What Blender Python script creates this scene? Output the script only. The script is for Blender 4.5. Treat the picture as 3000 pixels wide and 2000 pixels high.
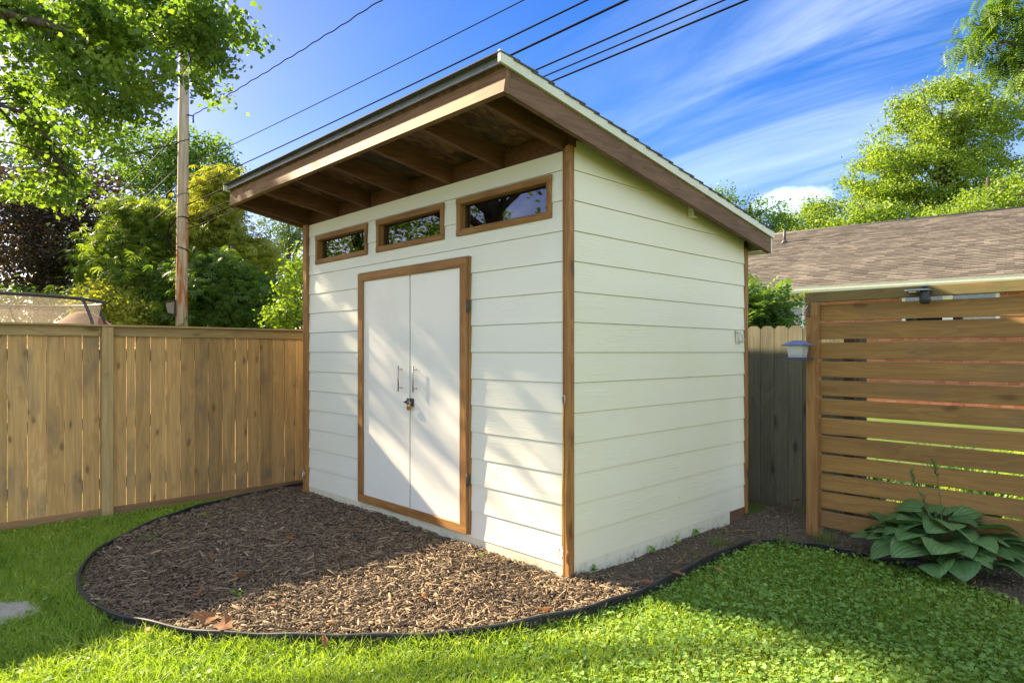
import bpy, bmesh, math, random
import numpy as np
from mathutils import Vector, Matrix, Euler

random.seed(7)
rng = np.random.default_rng(11)
for o in list(bpy.data.objects):
    bpy.data.objects.remove(o)
scene = bpy.context.scene
COL = scene.collection
R = math.radians

# ------------------------------------------------------------------ camera
FPX, YH, CAMH = 1920.0, 1030.0, 1.50
YAW = R(46.0)
CAM = np.array([2.757, -3.171, CAMH])
RIGHT = np.array([math.cos(YAW), math.sin(YAW), 0.0])
FWD = np.array([-math.sin(YAW), math.cos(YAW), 0.0])
cd = bpy.data.cameras.new('camera')
cam = bpy.data.objects.new('camera', cd)
COL.objects.link(cam)
cam.location = CAM
cam.rotation_euler = (R(90), 0, YAW)
cd.sensor_width = 36.0
cd.lens = FPX / 3000.0 * 36.0
cd.shift_y = 30.0 / 3000.0
cd.clip_start = 0.05
cd.clip_end = 2000.0
scene.camera = cam

# ------------------------------------------------------------------ sun + sky
SUN = Vector((1.0, 0.255, -0.56)).normalized()          # direction the light travels
SUN_ELEV = math.asin(-SUN.z)
SUN_AZ = math.atan2(-SUN.x, -SUN.y)                    # clockwise from +Y
sd = bpy.data.lights.new('sun', 'SUN')
sd.energy = 3.4
sd.angle = R(1.0)
sd.color = (1.0, 0.82, 0.55)
sun = bpy.data.objects.new('sun', sd)
COL.objects.link(sun)
sun.rotation_euler = SUN.to_track_quat('-Z', 'Y').to_euler()
sun.location = (-20, -6, 14)

scene.view_settings.view_transform = 'Standard'
scene.view_settings.look = 'None'
scene.view_settings.gamma = 1.0
scene.view_settings.exposure = 2.82

world = bpy.data.worlds.new('World')
scene.world = world
world.use_nodes = True


# ------------------------------------------------------------------ node helper
class NB:
    def __init__(self, nt):
        self.nt = nt
        self.out = None

    def n(self, typ, props=None, out=0, **ins):
        nd = self.nt.nodes.new(typ)
        for k, v in (props or {}).items():
            setattr(nd, k, v)
        for k, v in ins.items():
            key = int(k[1:]) if k[0] == 'i' and k[1:].isdigit() else k.replace('_', ' ')
            s = nd.inputs[key]
            if isinstance(v, bpy.types.NodeSocket):
                self.nt.links.new(v, s)
            else:
                s.default_value = v
        return nd.outputs[out]

    def math(self, op, a, b=0.0, clamp=False):
        return self.n('ShaderNodeMath', {'operation': op, 'use_clamp': clamp}, i0=a, i1=b)

    def mul(self, a, b): return self.math('MULTIPLY', a, b)
    def add(self, a, b): return self.math('ADD', a, b)

    def vmath(self, op, a, b):
        return self.n('ShaderNodeVectorMath', {'operation': op}, i0=a, i1=b)

    def ramp(self, fac, stops, interp='LINEAR'):
        nd = self.nt.nodes.new('ShaderNodeValToRGB')
        nd.color_ramp.interpolation = interp
        e = nd.color_ramp.elements
        while len(e) < len(stops):
            e.new(0.5)
        for i, (p, c) in enumerate(stops):
            e[i].position = p
            e[i].color = (*c, 1.0) if len(c) == 3 else c
        self.nt.links.new(fac, nd.inputs[0])
        return nd.outputs[0]

    def rng(self, v, a, b, c=0.0, d=1.0, smooth=True):
        nd = self.nt.nodes.new('ShaderNodeMapRange')
        nd.interpolation_type = 'SMOOTHSTEP' if smooth else 'LINEAR'
        self.nt.links.new(v, nd.inputs[0])
        for i, x in enumerate((a, b, c, d)):
            nd.inputs[1 + i].default_value = x
        return nd.outputs[0]

    def mix(self, fac, a, b, blend='MIX'):
        nd = self.nt.nodes.new('ShaderNodeMix')
        nd.data_type = 'RGBA'
        nd.blend_type = blend
        for i, v in ((0, fac), (6, a), (7, b)):
            s = nd.inputs[i]
            if isinstance(v, bpy.types.NodeSocket):
                self.nt.links.new(v, s)
            elif i == 0:
                s.default_value = v
            else:
                s.default_value = (*v, 1.0) if len(v) == 3 else v
        return nd.outputs[2]

    def noise(self, vec, scale, detail=3.0, rough=0.55, dist=0.0, out=0):
        return self.n('ShaderNodeTexNoise', None, out, Vector=vec, Scale=scale, Detail=detail,
                      Roughness=rough, Distortion=dist)

    def map(self, vec, scale=(1, 1, 1), loc=(0, 0, 0), rot=(0, 0, 0)):
        return self.n('ShaderNodeMapping', None, 0, Vector=vec, Location=loc, Rotation=rot, Scale=scale)

    def objcoord(self, k=37.0):
        c = self.n('ShaderNodeTexCoord', None, 3)
        r = self.n('ShaderNodeObjectInfo', None, 5)
        v = self.n('ShaderNodeCombineXYZ', None, 0, X=self.mul(r, k), Y=self.mul(r, k * 1.7), Z=self.mul(r, k * 2.3))
        return self.vmath('ADD', c, v)

    def world_pos(self):
        return self.n('ShaderNodeNewGeometry', None, 0)

    def rand(self):
        return self.n('ShaderNodeObjectInfo', None, 5)

    def attr(self, name):
        return self.n('ShaderNodeAttribute', {'attribute_name': name}, 2)

    def bump(self, h, strength=0.3, dist=0.01):
        return self.n('ShaderNodeBump', None, 0, Height=h, Strength=strength, Distance=dist)

    def bsdf(self, color, rough=0.6, normal=None, spec=0.5, metal=0.0, **kw):
        ins = {'Base_Color': color if isinstance(color, bpy.types.NodeSocket) else (*color, 1.0),
               'Roughness': rough, 'Metallic': metal, 'Specular_IOR_Level': spec}
        if normal is not None:
            ins['Normal'] = normal
        ins.update(kw)
        return self.n('ShaderNodeBsdfPrincipled', None, 0, **ins)

    def surf(self, s):
        o = self.nt.nodes.new('ShaderNodeOutputMaterial')
        self.nt.links.new(s, o.inputs[0])


MATS = {}


def newmat(name):
    m = bpy.data.materials.new(name)
    m.use_nodes = True
    m.node_tree.nodes.clear()
    MATS[name] = m
    return m, NB(m.node_tree)


# ------------------------------------------------------------------ world shader
nt = world.node_tree
nt.nodes.clear()
b = NB(nt)
sky = b.n('ShaderNodeTexSky', {'sky_type': 'NISHITA', 'sun_disc': False, 'sun_elevation': SUN_ELEV,
                               'sun_rotation': SUN_AZ % (2 * math.pi), 'altitude': 600.0,
                               'air_density': 0.6, 'dust_density': 0.32, 'ozone_density': 2.0})
flat = b.n('ShaderNodeGamma', None, 0, Color=b.mix(1.0, sky, (.1, .1, .1), 'MULTIPLY'), Gamma=0.88)
hsv = b.n('ShaderNodeHueSaturation', None, 0, Hue=0.528, Saturation=1.47, Value=5.9, Color=flat)
dirv = b.n('ShaderNodeTexCoord', None, 0)
sep = b.nt.nodes.new('ShaderNodeSeparateXYZ')
b.nt.links.new(dirv, sep.inputs[0])
zz = b.add(b.math('MAXIMUM', sep.outputs[2], 0.0), 0.22)
plane = b.n('ShaderNodeCombineXYZ', None, 0, X=b.math('DIVIDE', sep.outputs[0], zz),
            Y=b.math('DIVIDE', sep.outputs[1], zz), Z=0.0)
# thin cirrus: long streaks drawn out by the wind
st = b.map(plane, (0.55, 2.1, 1.0), (3.3, 6.1, 0.0), (0, 0, R(0)))
c1 = b.noise(st, 1.25, 9.0, 0.62, 0.9)
c2 = b.noise(b.map(plane, (1, 1, 1), (2.2, 6.6, 0)), 0.62, 3.0, 0.5, 0.2)
# thin streaks right of view; unseen cloud added behind as fill for the walls
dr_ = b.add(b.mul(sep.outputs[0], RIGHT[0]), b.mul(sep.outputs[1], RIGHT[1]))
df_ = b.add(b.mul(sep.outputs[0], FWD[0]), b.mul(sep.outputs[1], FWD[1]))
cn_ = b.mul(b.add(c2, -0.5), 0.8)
fill_bank = b.rng(b.add(b.add(b.mul(dr_, 0.25), b.mul(df_, -0.97)), cn_), -0.35, 0.60)
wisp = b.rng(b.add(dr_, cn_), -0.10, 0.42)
amount = b.add(b.mul(fill_bank, 0.50), b.add(b.mul(wisp, 0.075), 0.008))
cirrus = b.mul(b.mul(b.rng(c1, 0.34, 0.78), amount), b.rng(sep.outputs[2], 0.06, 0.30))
# a few small fair weather clouds low over the horizon
cu = b.noise(b.map(dirv, (5.2, 5.2, 9.0), (2.35, 1.1, 0.3)), 1.0, 5.0, 0.55, 0.15)
low = b.mul(b.rng(sep.outputs[2], 0.075, 0.12), b.rng(sep.outputs[2], 0.30, 0.17))
cumul = b.mul(b.rng(cu, 0.58, 0.66), low)
d0 = Vector(FWD) + Vector(RIGHT) * ((2320 - 1500) / FPX) + Vector((0, 0, (YH - 590) / FPX)); d0.normalize()
dd = b.vmath('SUBTRACT', b.vmath('ADD', dirv, b.vmath('MULTIPLY', b.noise(b.map(dirv, (30, 30, 40)), 1.0, 4.0, 0.6, 0, 1), (.02, .02, .016))), tuple(d0 + Vector((.01, .01, .008))))
sd_ = b.nt.nodes.new('ShaderNodeSeparateXYZ'); b.nt.links.new(dd, sd_.inputs[0])
hx_ = b.add(b.mul(sd_.outputs[0], 0.695 / .050), b.mul(sd_.outputs[1], 0.719 / .050)); hz_ = b.mul(sd_.outputs[2], 1 / .021)
puff = b.rng(b.add(b.mul(hx_, hx_), b.mul(hz_, hz_)), 1.25, 0.45)
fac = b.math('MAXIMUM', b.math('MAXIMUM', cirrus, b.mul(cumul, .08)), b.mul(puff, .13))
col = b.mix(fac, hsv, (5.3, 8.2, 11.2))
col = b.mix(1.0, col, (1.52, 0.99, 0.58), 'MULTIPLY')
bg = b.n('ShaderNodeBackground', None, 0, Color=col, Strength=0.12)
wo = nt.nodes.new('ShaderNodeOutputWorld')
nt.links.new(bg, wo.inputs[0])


# ------------------------------------------------------------------ pixel helpers (photo 3000 x 2000)
def ray(px, py):
    return FWD + RIGHT * ((px - 1500.0) / FPX) + np.array([0, 0, (YH - py) / FPX])


def at_ground(px, py, z=0.0):
    d = ray(px, py)
    return CAM + d * (z - CAMH) / d[2]


def at_depth(px, py, d):
    return CAM + ray(px, py) * d


def at_y(px, py, Y):
    d = ray(px, py)
    return CAM + d * (Y - CAM[1]) / d[1]


def project(P):
    v = np.asarray(P, float) - CAM
    d = v @ FWD
    return 1500 + FPX * (v @ RIGHT) / d, YH - FPX * v[..., 2] / d, d


# ------------------------------------------------------------------ objects
def tag(o, label=None, cat=None, group=None, kind=None):
    if label: o['label'] = label
    if cat: o['category'] = cat
    if group: o['group'] = group
    if kind: o['kind'] = kind
    return o


def empty(name, loc, label, cat, group=None):
    o = bpy.data.objects.new(name, None)
    o.empty_display_size = 0.1
    COL.objects.link(o)
    o.location = loc
    return tag(o, label, cat, group)


def wloc(o):
    v = Vector((0, 0, 0))
    while o is not None:
        v = v + o.location
        o = o.parent
    return v


def link(name, me, m, parent=None, loc=(0, 0, 0)):
    """loc is a world position; parents are only translated"""
    o = bpy.data.objects.new(name, me)
    COL.objects.link(o)
    if m is not None and not me.materials:
        me.materials.append(MATS[m] if isinstance(m, str) else m)
    if parent is not None:
        o.parent = parent
        o.location = Vector(loc) - wloc(parent)
    else:
        o.location = loc
    return o


class MB:
    def __init__(self):
        self.v, self.f, self.sm = [], [], []

    def face(self, idx, smooth=False):
        self.f.append(tuple(idx)); self.sm.append(smooth)

    def box(self, x0, x1, y0, y1, z0, z1):
        i = len(self.v)
        self.v += [(x, y, z) for z in (z0, z1) for y in (y0, y1) for x in (x0, x1)]
        for q in ((0, 2, 3, 1), (4, 5, 7, 6), (0, 1, 5, 4), (2, 6, 7, 3), (0, 4, 6, 2), (1, 3, 7, 5)):
            self.face([i + k for k in q])
        return self

    def beam(self, x0, x1, y0, y1, z0, z1, bev=0.003):
        """box with all long edges chamfered (longest axis is the length)"""
        lo, hi = [x0, y0, z0], [x1, y1, z1]
        L = max(range(3), key=lambda k: hi[k] - lo[k])
        a, c = [k for k in range(3) if k != L]
        bv = min(bev, (hi[a] - lo[a]) * .3, (hi[c] - lo[c]) * .3)
        prof = [(lo[a] + bv, lo[c]), (hi[a] - bv, lo[c]), (hi[a], lo[c] + bv), (hi[a], hi[c] - bv),
                (hi[a] - bv, hi[c]), (lo[a] + bv, hi[c]), (lo[a], hi[c] - bv), (lo[a], lo[c] + bv)]
        i = len(self.v)
        for e in (lo[L], hi[L]):
            for p, q in prof:
                w = [0, 0, 0]
                w[L], w[a], w[c] = e, p, q
                self.v.append(tuple(w))
        for k in range(8):
            self.face((i + k, i + (k + 1) % 8, i + 8 + (k + 1) % 8, i + 8 + k))
        self.face([i + k for k in range(7, -1, -1)])
        self.face([i + 8 + k for k in range(8)])
        return self

    def prism(self, poly, fa, fb):
        """poly: 2D points; fa/fb map a 2D point to the front/back 3D point"""
        i, n = len(self.v), len(poly)
        self.v += [tuple(fa(*p)) for p in poly] + [tuple(fb(*p)) for p in poly]
        self.face([i + k for k in range(n)])
        self.face([i + n + k for k in range(n - 1, -1, -1)])
        for k in range(n):
            self.face((i + k, i + n + k, i + n + (k + 1) % n, i + (k + 1) % n))
        return self

    def tube(self, pts, rad, seg=8, smooth=True, caps=True):
        pts = [Vector(p) for p in pts]
        n = len(pts)
        rad = [rad] * n if not hasattr(rad, '__len__') else rad
        i = len(self.v)
        up = Vector((0.13, 0.2, 1)).normalized()
        prev = None
        for k in range(n):
            t = (pts[min(k + 1, n - 1)] - pts[max(k - 1, 0)]).normalized()
            if prev is None:
                s = t.cross(up)
                if s.length < 1e-3: s = t.cross(Vector((1, 0, 0)))
            else:
                s = prev - t * prev.dot(t)
            s.normalize(); prev = s.copy()
            u = s.cross(t)
            for j in range(seg):
                a = 2 * math.pi * j / seg
                self.v.append(tuple(pts[k] + (s * math.cos(a) + u * math.sin(a)) * rad[k]))
        for k in range(n - 1):
            for j in range(seg):
                a, c = i + k * seg + j, i + k * seg + (j + 1) % seg
                self.face((a, c, c + seg, a + seg), smooth)
        if caps:
            self.face([i + j for j in range(seg)][::-1])
            self.face([i + (n - 1) * seg + j for j in range(seg)])
        return self

    def lathe(self, prof, seg=16, c=(0, 0, 0), smooth=True):
        i = len(self.v)
        for r, z in prof:
            for j in range(seg):
                a = 2 * math.pi * j / seg
                self.v.append((c[0] + r * math.cos(a), c[1] + r * math.sin(a), c[2] + z))
        for k in range(len(prof) - 1):
            for j in range(seg):
                a, d = i + k * seg + j, i + k * seg + (j + 1) % seg
                self.face((a, d, d + seg, a + seg), smooth)
        self.face([i + j for j in range(seg)][::-1])
        self.face([i + (len(prof) - 1) * seg + j for j in range(seg)])
        return self

    def mesh(self, name, origin=(0, 0, 0)):
        me = bpy.data.meshes.new(name)
        o = origin
        me.from_pydata([(p[0] - o[0], p[1] - o[1], p[2] - o[2]) for p in self.v], [], self.f)
        me.polygons.foreach_set('use_smooth', self.sm)
        me.update()
        return me

    def build(self, name, m, parent=None, origin=None):
        if origin is None:
            a = np.array(self.v)
            origin = tuple((a.min(0) + a.max(0)) / 2)
        return link(name, self.mesh(name, origin), m, parent, origin)


def np_mesh(name, V, F, tint=None, smooth=False):
    """V (n,3) float, F (m,k) int of one face size"""
    me = bpy.data.meshes.new(name)
    V = np.ascontiguousarray(V, np.float32)
    F = np.ascontiguousarray(F, np.int32)
    m, k = F.shape
    me.vertices.add(len(V)); me.vertices.foreach_set('co', V.ravel())
    me.loops.add(m * k); me.loops.foreach_set('vertex_index', F.ravel())
    me.polygons.add(m)
    me.polygons.foreach_set('loop_start', np.arange(0, m * k, k, dtype=np.int32))
    me.polygons.foreach_set('loop_total', np.full(m, k, np.int32))
    if smooth:
        me.polygons.foreach_set('use_smooth', np.ones(m, bool))
    if tint is not None:
        at = me.attributes.new('tint', 'FLOAT', 'POINT')
        at.data.foreach_set('value', np.ascontiguousarray(tint, np.float32))
    me.update(calc_edges=True)
    return me


def scatter(tv, tf, pos, rot, scale, tint):
    """copies template verts tv (k,3) / faces tf at pos (n,3) with rot (n,3,3), scale (n,) or (n,3)"""
    n, k = len(pos), len(tv)
    sc = scale[:, None, None] if scale.ndim == 1 else scale[:, None, :]
    P = np.einsum('nij,nkj->nki', rot, tv[None] * sc) + pos[:, None, :]
    F = (tf[None] + (np.arange(n) * k)[:, None, None]).reshape(-1, tf.shape[1])
    return P.reshape(-1, 3), F, np.repeat(tint, k)


def rot_zyx(yaw, pitch, roll):
    cy, sy, cp, sp, cr, sr = np.cos(yaw), np.sin(yaw), np.cos(pitch), np.sin(pitch), np.cos(roll), np.sin(roll)
    M = np.empty((len(yaw), 3, 3))
    M[:, 0, 0] = cy * cp; M[:, 0, 1] = cy * sp * sr - sy * cr; M[:, 0, 2] = cy * sp * cr + sy * sr
    M[:, 1, 0] = sy * cp; M[:, 1, 1] = sy * sp * sr + cy * cr; M[:, 1, 2] = sy * sp * cr - cy * sr
    M[:, 2, 0] = -sp; M[:, 2, 1] = cp * sr; M[:, 2, 2] = cp * cr
    return M


def in_poly(x, y, poly):
    inside = np.zeros(len(x), bool)
    n = len(poly)
    for i in range(n):
        x0, y0 = poly[i]; x1, y1 = poly[(i + 1) % n]
        if y0 == y1: continue
        c = ((y0 > y) != (y1 > y)) & (x < (x1 - x0) * (y - y0) / (y1 - y0) + x0)
        inside ^= c
    return inside


def clip_poly(poly, a, b_, c):
    """keep the part where a*x + b*y <= c"""
    out = []
    for i in range(len(poly)):
        p, q = poly[i], poly[(i + 1) % len(poly)]
        dp, dq = a * p[0] + b_ * p[1] - c, a * q[0] + b_ * q[1] - c
        if dp <= 0: out.append(p)
        if dp * dq < 0:
            t = dp / (dp - dq)
            out.append((p[0] + (q[0] - p[0]) * t, p[1] + (q[1] - p[1]) * t))
    return out


def spline(pts, n):
    """Catmull-Rom through 2D/3D points"""
    P = np.array(pts, float)
    P = np.vstack([2 * P[0] - P[1], P, 2 * P[-1] - P[-2]])
    out = []
    m = len(P) - 3
    for k in range(n):
        u = k / (n - 1) * m
        i = min(int(u), m - 1); t = u - i
        p0, p1, p2, p3 = P[i:i + 4]
        out.append(.5 * (2 * p1 + (p2 - p0) * t + (2 * p0 - 5 * p1 + 4 * p2 - p3) * t * t + (3 * p1 - p0 - 3 * p2 + p3) * t ** 3))
    return np.array(out)


# ================================================================== materials
def wood(name, light, dark, axis='Z', rough=0.75, vary=0.25, knots=0.8, blot=0.45, bump=0.25, blotcol=None, fine=30.0, knotscale=1.0):
    m, b = newmat(name)
    c = b.objcoord()
    ax = 'XYZ'.index(axis)
    s = [fine] * 3; s[ax] = 1.1
    g = b.noise(b.map(c, s), 1.0, 4.0, 0.6, 0.6)
    s2 = [9.0] * 3; s2[ax] = 0.8
    g2 = b.noise(b.map(c, s2), 1.0, 2.0, 0.5, 1.2)
    w = b.math('FRACT', b.mul(g2, 7.0))
    grain = b.add(b.mul(g, 0.80), b.mul(b.rng(w, 0.0, 0.9), 0.20))
    col = b.mix(b.rng(grain, 0.28, 0.75), light, dark)
    s3 = [3.0] * 3; s3[ax] = 1.6
    bl = b.noise(b.map(c, s3), 1.0, 3.0, 0.6, 0.4)
    col = b.mix(b.mul(b.rng(bl, 0.48, 0.72), blot), col, blotcol or tuple(x * 0.55 for x in dark))
    if knots:
        sk = [5.2 * knotscale] * 3; sk[ax] = 2.0 * knotscale
        warp = b.vmath('ADD', b.map(c, sk), b.vmath('MULTIPLY', b.noise(c, 9.0, 2, 0.5, 0, 1), (.25, .25, .25)))
        vo = b.n('ShaderNodeTexVoronoi', {'feature': 'F1'}, 0, Vector=warp, Scale=1.0, Randomness=1.0)
        kn = b.rng(vo, 0.17, 0.06)
        halo = b.rng(vo, 0.30, 0.10)
        col = b.mix(b.mul(halo, 0.35 * knots), col, tuple(x * 0.75 for x in dark))
        col = b.mix(b.mul(kn, knots), col, tuple(x * 0.35 for x in dark))
    k = b.rng(b.rand(), 0.0, 1.0, 1.0 - vary, 1.0 + vary * 0.6, False)
    col = b.mix(1.0, col, b.n('ShaderNodeCombineColor', None, 0, Red=k, Green=k, Blue=k), 'MULTIPLY')
    b.surf(b.bsdf(col, rough, b.bump(grain, bump, 0.004), 0.3))
    return m


wood('trim_x', (.37, .19, .058), (.23, .10, .030), 'X', 0.6, 0.1)
wood('trim_y', (.37, .19, .058), (.23, .10, .030), 'Y', 0.6, 0.1)
wood('trim_z', (.37, .19, .058), (.23, .10, .030), 'Z', 0.6, 0.1)
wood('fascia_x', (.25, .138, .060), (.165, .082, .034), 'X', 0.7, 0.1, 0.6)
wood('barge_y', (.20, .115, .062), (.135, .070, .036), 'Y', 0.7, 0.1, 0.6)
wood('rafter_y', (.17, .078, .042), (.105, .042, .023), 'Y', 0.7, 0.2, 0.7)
wood('picket', (.56, .35, .135), (.41, .240, .088), 'Z', 0.8, 0.36, 0.7, 0.75, 0.3, (.22, .16, .095), 30.0, 1.6)
wood('fence_rail', (.42, .30, .13), (.31, .205, .085), 'Y', 0.8, 0.12, 0.7, 0.4, 0.3, (.25, .21, .11))
wood('fence_post', (.45, .32, .140), (.35, .24, .10), 'Z', 0.8, 0.1, 0.6, 0.4, 0.3, (.22, .20, .12))
wood('kick_board', (.36, .21, .095), (.25, .135, .058), 'Y', 0.8, 0.12, 0.4, 0.5, 0.3, (.17, .125, .08))
wood('slat_x', (.35, .195, .060), (.25, .130, .040), 'X', 0.7, 0.12, 0.6, 0.4, 0.25, (.20, .13, .075))
wood('slat_top', (.21, .145, .055), (.15, .10, .04), 'X', 0.75, 0.05, 0.5, 0.75, 0.25, (.085, .105, .04))
wood('screen_post', (.35, .185, .065), (.23, .110, .036), 'Z', 0.7, 0.05, 0.8, 0.4, 0.25)
wood('grey_picket', (.205, .19, .125), (.14, .13, .086), 'Z', 0.9, 0.2, 0.8, 0.5, 0.35, (.12, .11, .078), 45.0)
wood('brown_post', (.12, .075, .04), (.07, .042, .024), 'Z', 0.8, 0.1, 0.2)


def siding(name, axis, green, base):
    m, b = newmat(name)
    c = b.objcoord()
    ax = 'XYZ'.index(axis)
    s = [34.0] * 3; s[ax] = 2.6
    g = b.noise(b.map(c, s), 1.0, 3.0, 0.55, 1.3)
    g = b.math('PINGPONG', b.mul(g, 4.2), 1.0)
    patch = b.rng(b.noise(b.map(c, (2, 2, 2)), 1.0, 2.0), 0.42, 0.62)
    h = b.mul(g, b.add(b.mul(patch, 0.8), 0.2))
    wp = b.world_pos()
    st = b.noise(b.map(wp, (0.9, 0.9, 1.6)), 1.3, 4.0, 0.6, 0.3)
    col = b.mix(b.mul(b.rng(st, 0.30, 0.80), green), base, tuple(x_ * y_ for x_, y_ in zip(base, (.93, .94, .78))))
    sp = b.n('ShaderNodeTexVoronoi', {'feature': 'F1'}, 0, Vector=b.map(wp, (1, 1, 1)), Scale=3.1, Randomness=1.0)
    col = b.mix(b.mul(b.rng(sp, 0.026, 0.012), 0.7), col, (.16, .14, .10))
    b.surf(b.bsdf(col, 0.55, b.bump(h, 0.38, 0.004), 0.4))


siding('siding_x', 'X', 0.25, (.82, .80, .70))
siding('siding_y', 'Y', 0.55, (.76, .715, .545))  # darker, yellower base: warm bounce off the lawn painted in, besides algae film

m, b = newmat('skirt')
wp = b.world_pos()
n1 = b.noise(wp, 9.0, 5.0, 0.65)
sepz = b.nt.nodes.new('ShaderNodeSeparateXYZ'); b.nt.links.new(wp, sepz.inputs[0])
splash = b.mul(b.rng(b.noise(wp, 28.0, 4.0, 0.7), 0.50, 0.66), b.rng(sepz.outputs[2], 0.12, 0.0))
col = b.mix(b.rng(n1, 0.5, 0.75), (.70, .67, .50), (.55, .51, .36))
col = b.mix(b.mul(splash, 0.75), col, (.17, .13, .09))
b.surf(b.bsdf(col, 0.7, b.bump(n1, 0.1, 0.004)))

m, b = newmat('door_white')
c = b.objcoord()
n1 = b.noise(c, 3.0, 4.0, 0.6)
n2 = b.noise(b.map(c, (240, 240, 60)), 1.0, 2.0)
col = b.mix(b.rng(n1, 0.45, 0.75), (.82, .80, .73), (.77, .75, .68))
b.surf(b.bsdf(col, 0.42, b.bump(n2, 0.05, 0.001), 0.45))


def plain(name, col, rough=0.5, metal=0.0, n_amt=0.15, scale=14.0, bump=0.08, spec=0.5):
    m, b = newmat(name)
    c = b.objcoord()
    n = b.noise(c, scale, 4.0, 0.6)
    cc = b.mix(b.rng(n, 0.35, 0.75), tuple(x * (1 + n_amt) for x in col), tuple(x * (1 - n_amt) for x in col))
    b.surf(b.bsdf(cc, rough, b.bump(n, bump, 0.003), spec, metal))


plain('white_trim', (.62, .61, .47), 0.5, 0, 0.06)
plain('drip_metal', (.34, .35, .33), 0.35, 0.6, 0.1)
plain('nickel', (.42, .40, .36), 0.3, 1.0, 0.05)
plain('bronze', (.10, .095, .085), 0.45, 0.8, 0.3, 60)
plain('brass', (.33, .22, .065), 0.38, 0.9, 0.25, 50)
plain('steel', (.55, .55, .54), 0.28, 1.0, 0.05)
plain('rope', (.62, .45, .10), 0.9, 0, 0.2, 120, 0.4)
plain('black_plastic', (.022, .022, .024), 0.42, 0, 0.4, 18, 0.15)
plain('edging', (.030, .029, .030), 0.55, 0, 0.5, 10, 0.2)
plain('navy_plastic', (.17, .20, .36), 0.4, 0, 0.12)
plain('dark_navy', (.06, .065, .11), 0.45, 0, 0.2)
plain('cream_paint', (.74, .66, .40), 0.55, 0, 0.06)
plain('gutter_paint', (.80, .76, .60), 0.4, 0, 0.05)
plain('window_paint', (.78, .78, .74), 0.45, 0, 0.04)
plain('curtain', (.66, .64, .54), 0.9, 0, 0.08, 30)
plain('interior', (.028, .025, .022), 0.9, 0, 0.2)
plain('underlay', (.05, .045, .04), 0.9, 0, 0.2)
plain('mortar', (.42, .36, .29), 0.95, 0, 0.2, 60, 0.3)
plain('lead_pipe', (.09, .08, .075), 0.6, 0.2, 0.2)
plain('wire_black', (.010, .010, .012), 0.95, 0, 0.1, 14, 0, 0.05)
plain('wire_pale', (.16, .155, .145), 0.9, 0, 0.1, 14, 0, 0.1)
plain('tramp_pad', (.03, .03, .032), 0.6, 0, 0.2)
plain('tramp_pole', (.045, .048, .058), 0.55, 0.0, 0.2)
plain('tent_canvas', (.33, .115, .055), 0.85, 0, 0.25, 6)
plain('concrete', (.42, .37, .27), 0.9, 0, 0.15, 25, 0.3)
plain('bird_box', (.17, .165, .125), 0.8, 0, 0.2, 20)

m, b = newmat('osb')
c = b.n('ShaderNodeTexCoord', None, 3)
vo = b.nt.nodes.new('ShaderNodeTexVoronoi'); vo.inputs['Scale'].default_value = 1.0
b.nt.links.new(b.map(b.vmath('ADD', c, b.vmath('MULTIPLY', b.noise(c, 6, 2, .5, 0, 1), (.06, .06, .06))), (26, 13, 13)), vo.inputs['Vector'])
sv = b.nt.nodes.new('ShaderNodeSeparateColor'); b.nt.links.new(vo.outputs['Color'], sv.inputs[0])
col = b.ramp(sv.outputs[0], [(0, (.06, .028, .018)), (.5, (.13, .062, .036)), (1, (.20, .105, .055))])
col = b.mix(b.mul(b.rng(b.noise(c, 2.6, 3), 0.5, 0.66), 0.7), col, (.035, .035, .028))
b.surf(b.bsdf(col, 0.8, b.bump(sv.outputs[1], 0.3, 0.004), 0.3))

m, b = newmat('glass')
fr = b.n('ShaderNodeFresnel', None, 0, IOR=1.5)
gl = b.n('ShaderNodeBsdfGlossy', None, 0, Color=(.95, .97, 1, 1), Roughness=0.015,
         Normal=b.bump(b.noise(b.objcoord(), 2.2, 2), 0.035, 0.02))
tr = b.n('ShaderNodeBsdfTransparent', None, 0, Color=(.5, .52, .5, 1))
mx = b.n('ShaderNodeMixShader', None, 0, i0=b.math('MINIMUM', b.add(b.mul(fr, 1.9), 0.03), 1.0), i1=tr, i2=gl)
b.surf(mx)

m, b = newmat('feeder_glass')
tr = b.n('ShaderNodeBsdfTransparent', None, 0, Color=(.92, .95, .97, 1))
df = b.n('ShaderNodeBsdfPrincipled', None, 0, Base_Color=(.72, .76, .78, 1), Roughness=0.12)
b.surf(b.n('ShaderNodeMixShader', None, 0, i0=0.55, i1=tr, i2=df))


def shingle(name, cols, use_attr, vary=1.0):
    m, b = newmat(name)
    r = b.attr('tint') if use_attr else b.rand()
    c = b.world_pos()
    n = b.noise(b.map(c, (1, 1, 1)), 0.9, 4.0, 0.6)
    streak = b.noise(b.map(c, (1.6, 1.6, 0.35)), 1.0, 3.0, 0.6)
    base = b.ramp(b.math('ADD', b.mul(r, 0.75), b.mul(b.rng(n, .3, .7), 0.25)), cols)
    base = b.mix(b.mul(b.rng(streak, .42, .72), 0.45), base, (.055, .045, .04))
    g = b.noise(c, 140.0, 2.0)
    base = b.mix(b.mul(b.rng(g, .45, .7), .35), base, (.30, .26, .23))
    b.surf(b.bsdf(base, 0.9, b.bump(g, 0.3, 0.004), 0.25))


SHC = [(0, (.042, .037, .030)), (.35, (.085, .074, .061)), (.65, (.124, .108, .089)), (1, (.20, .175, .146))]
shingle('house_shingle', SHC, False)
shingle('house_shingle_mass', SHC, True)
shingle('shed_shingle', [(0, (.05, .055, .07)), (.5, (.075, .08, .10)), (1, (.10, .105, .13))], False)


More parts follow.
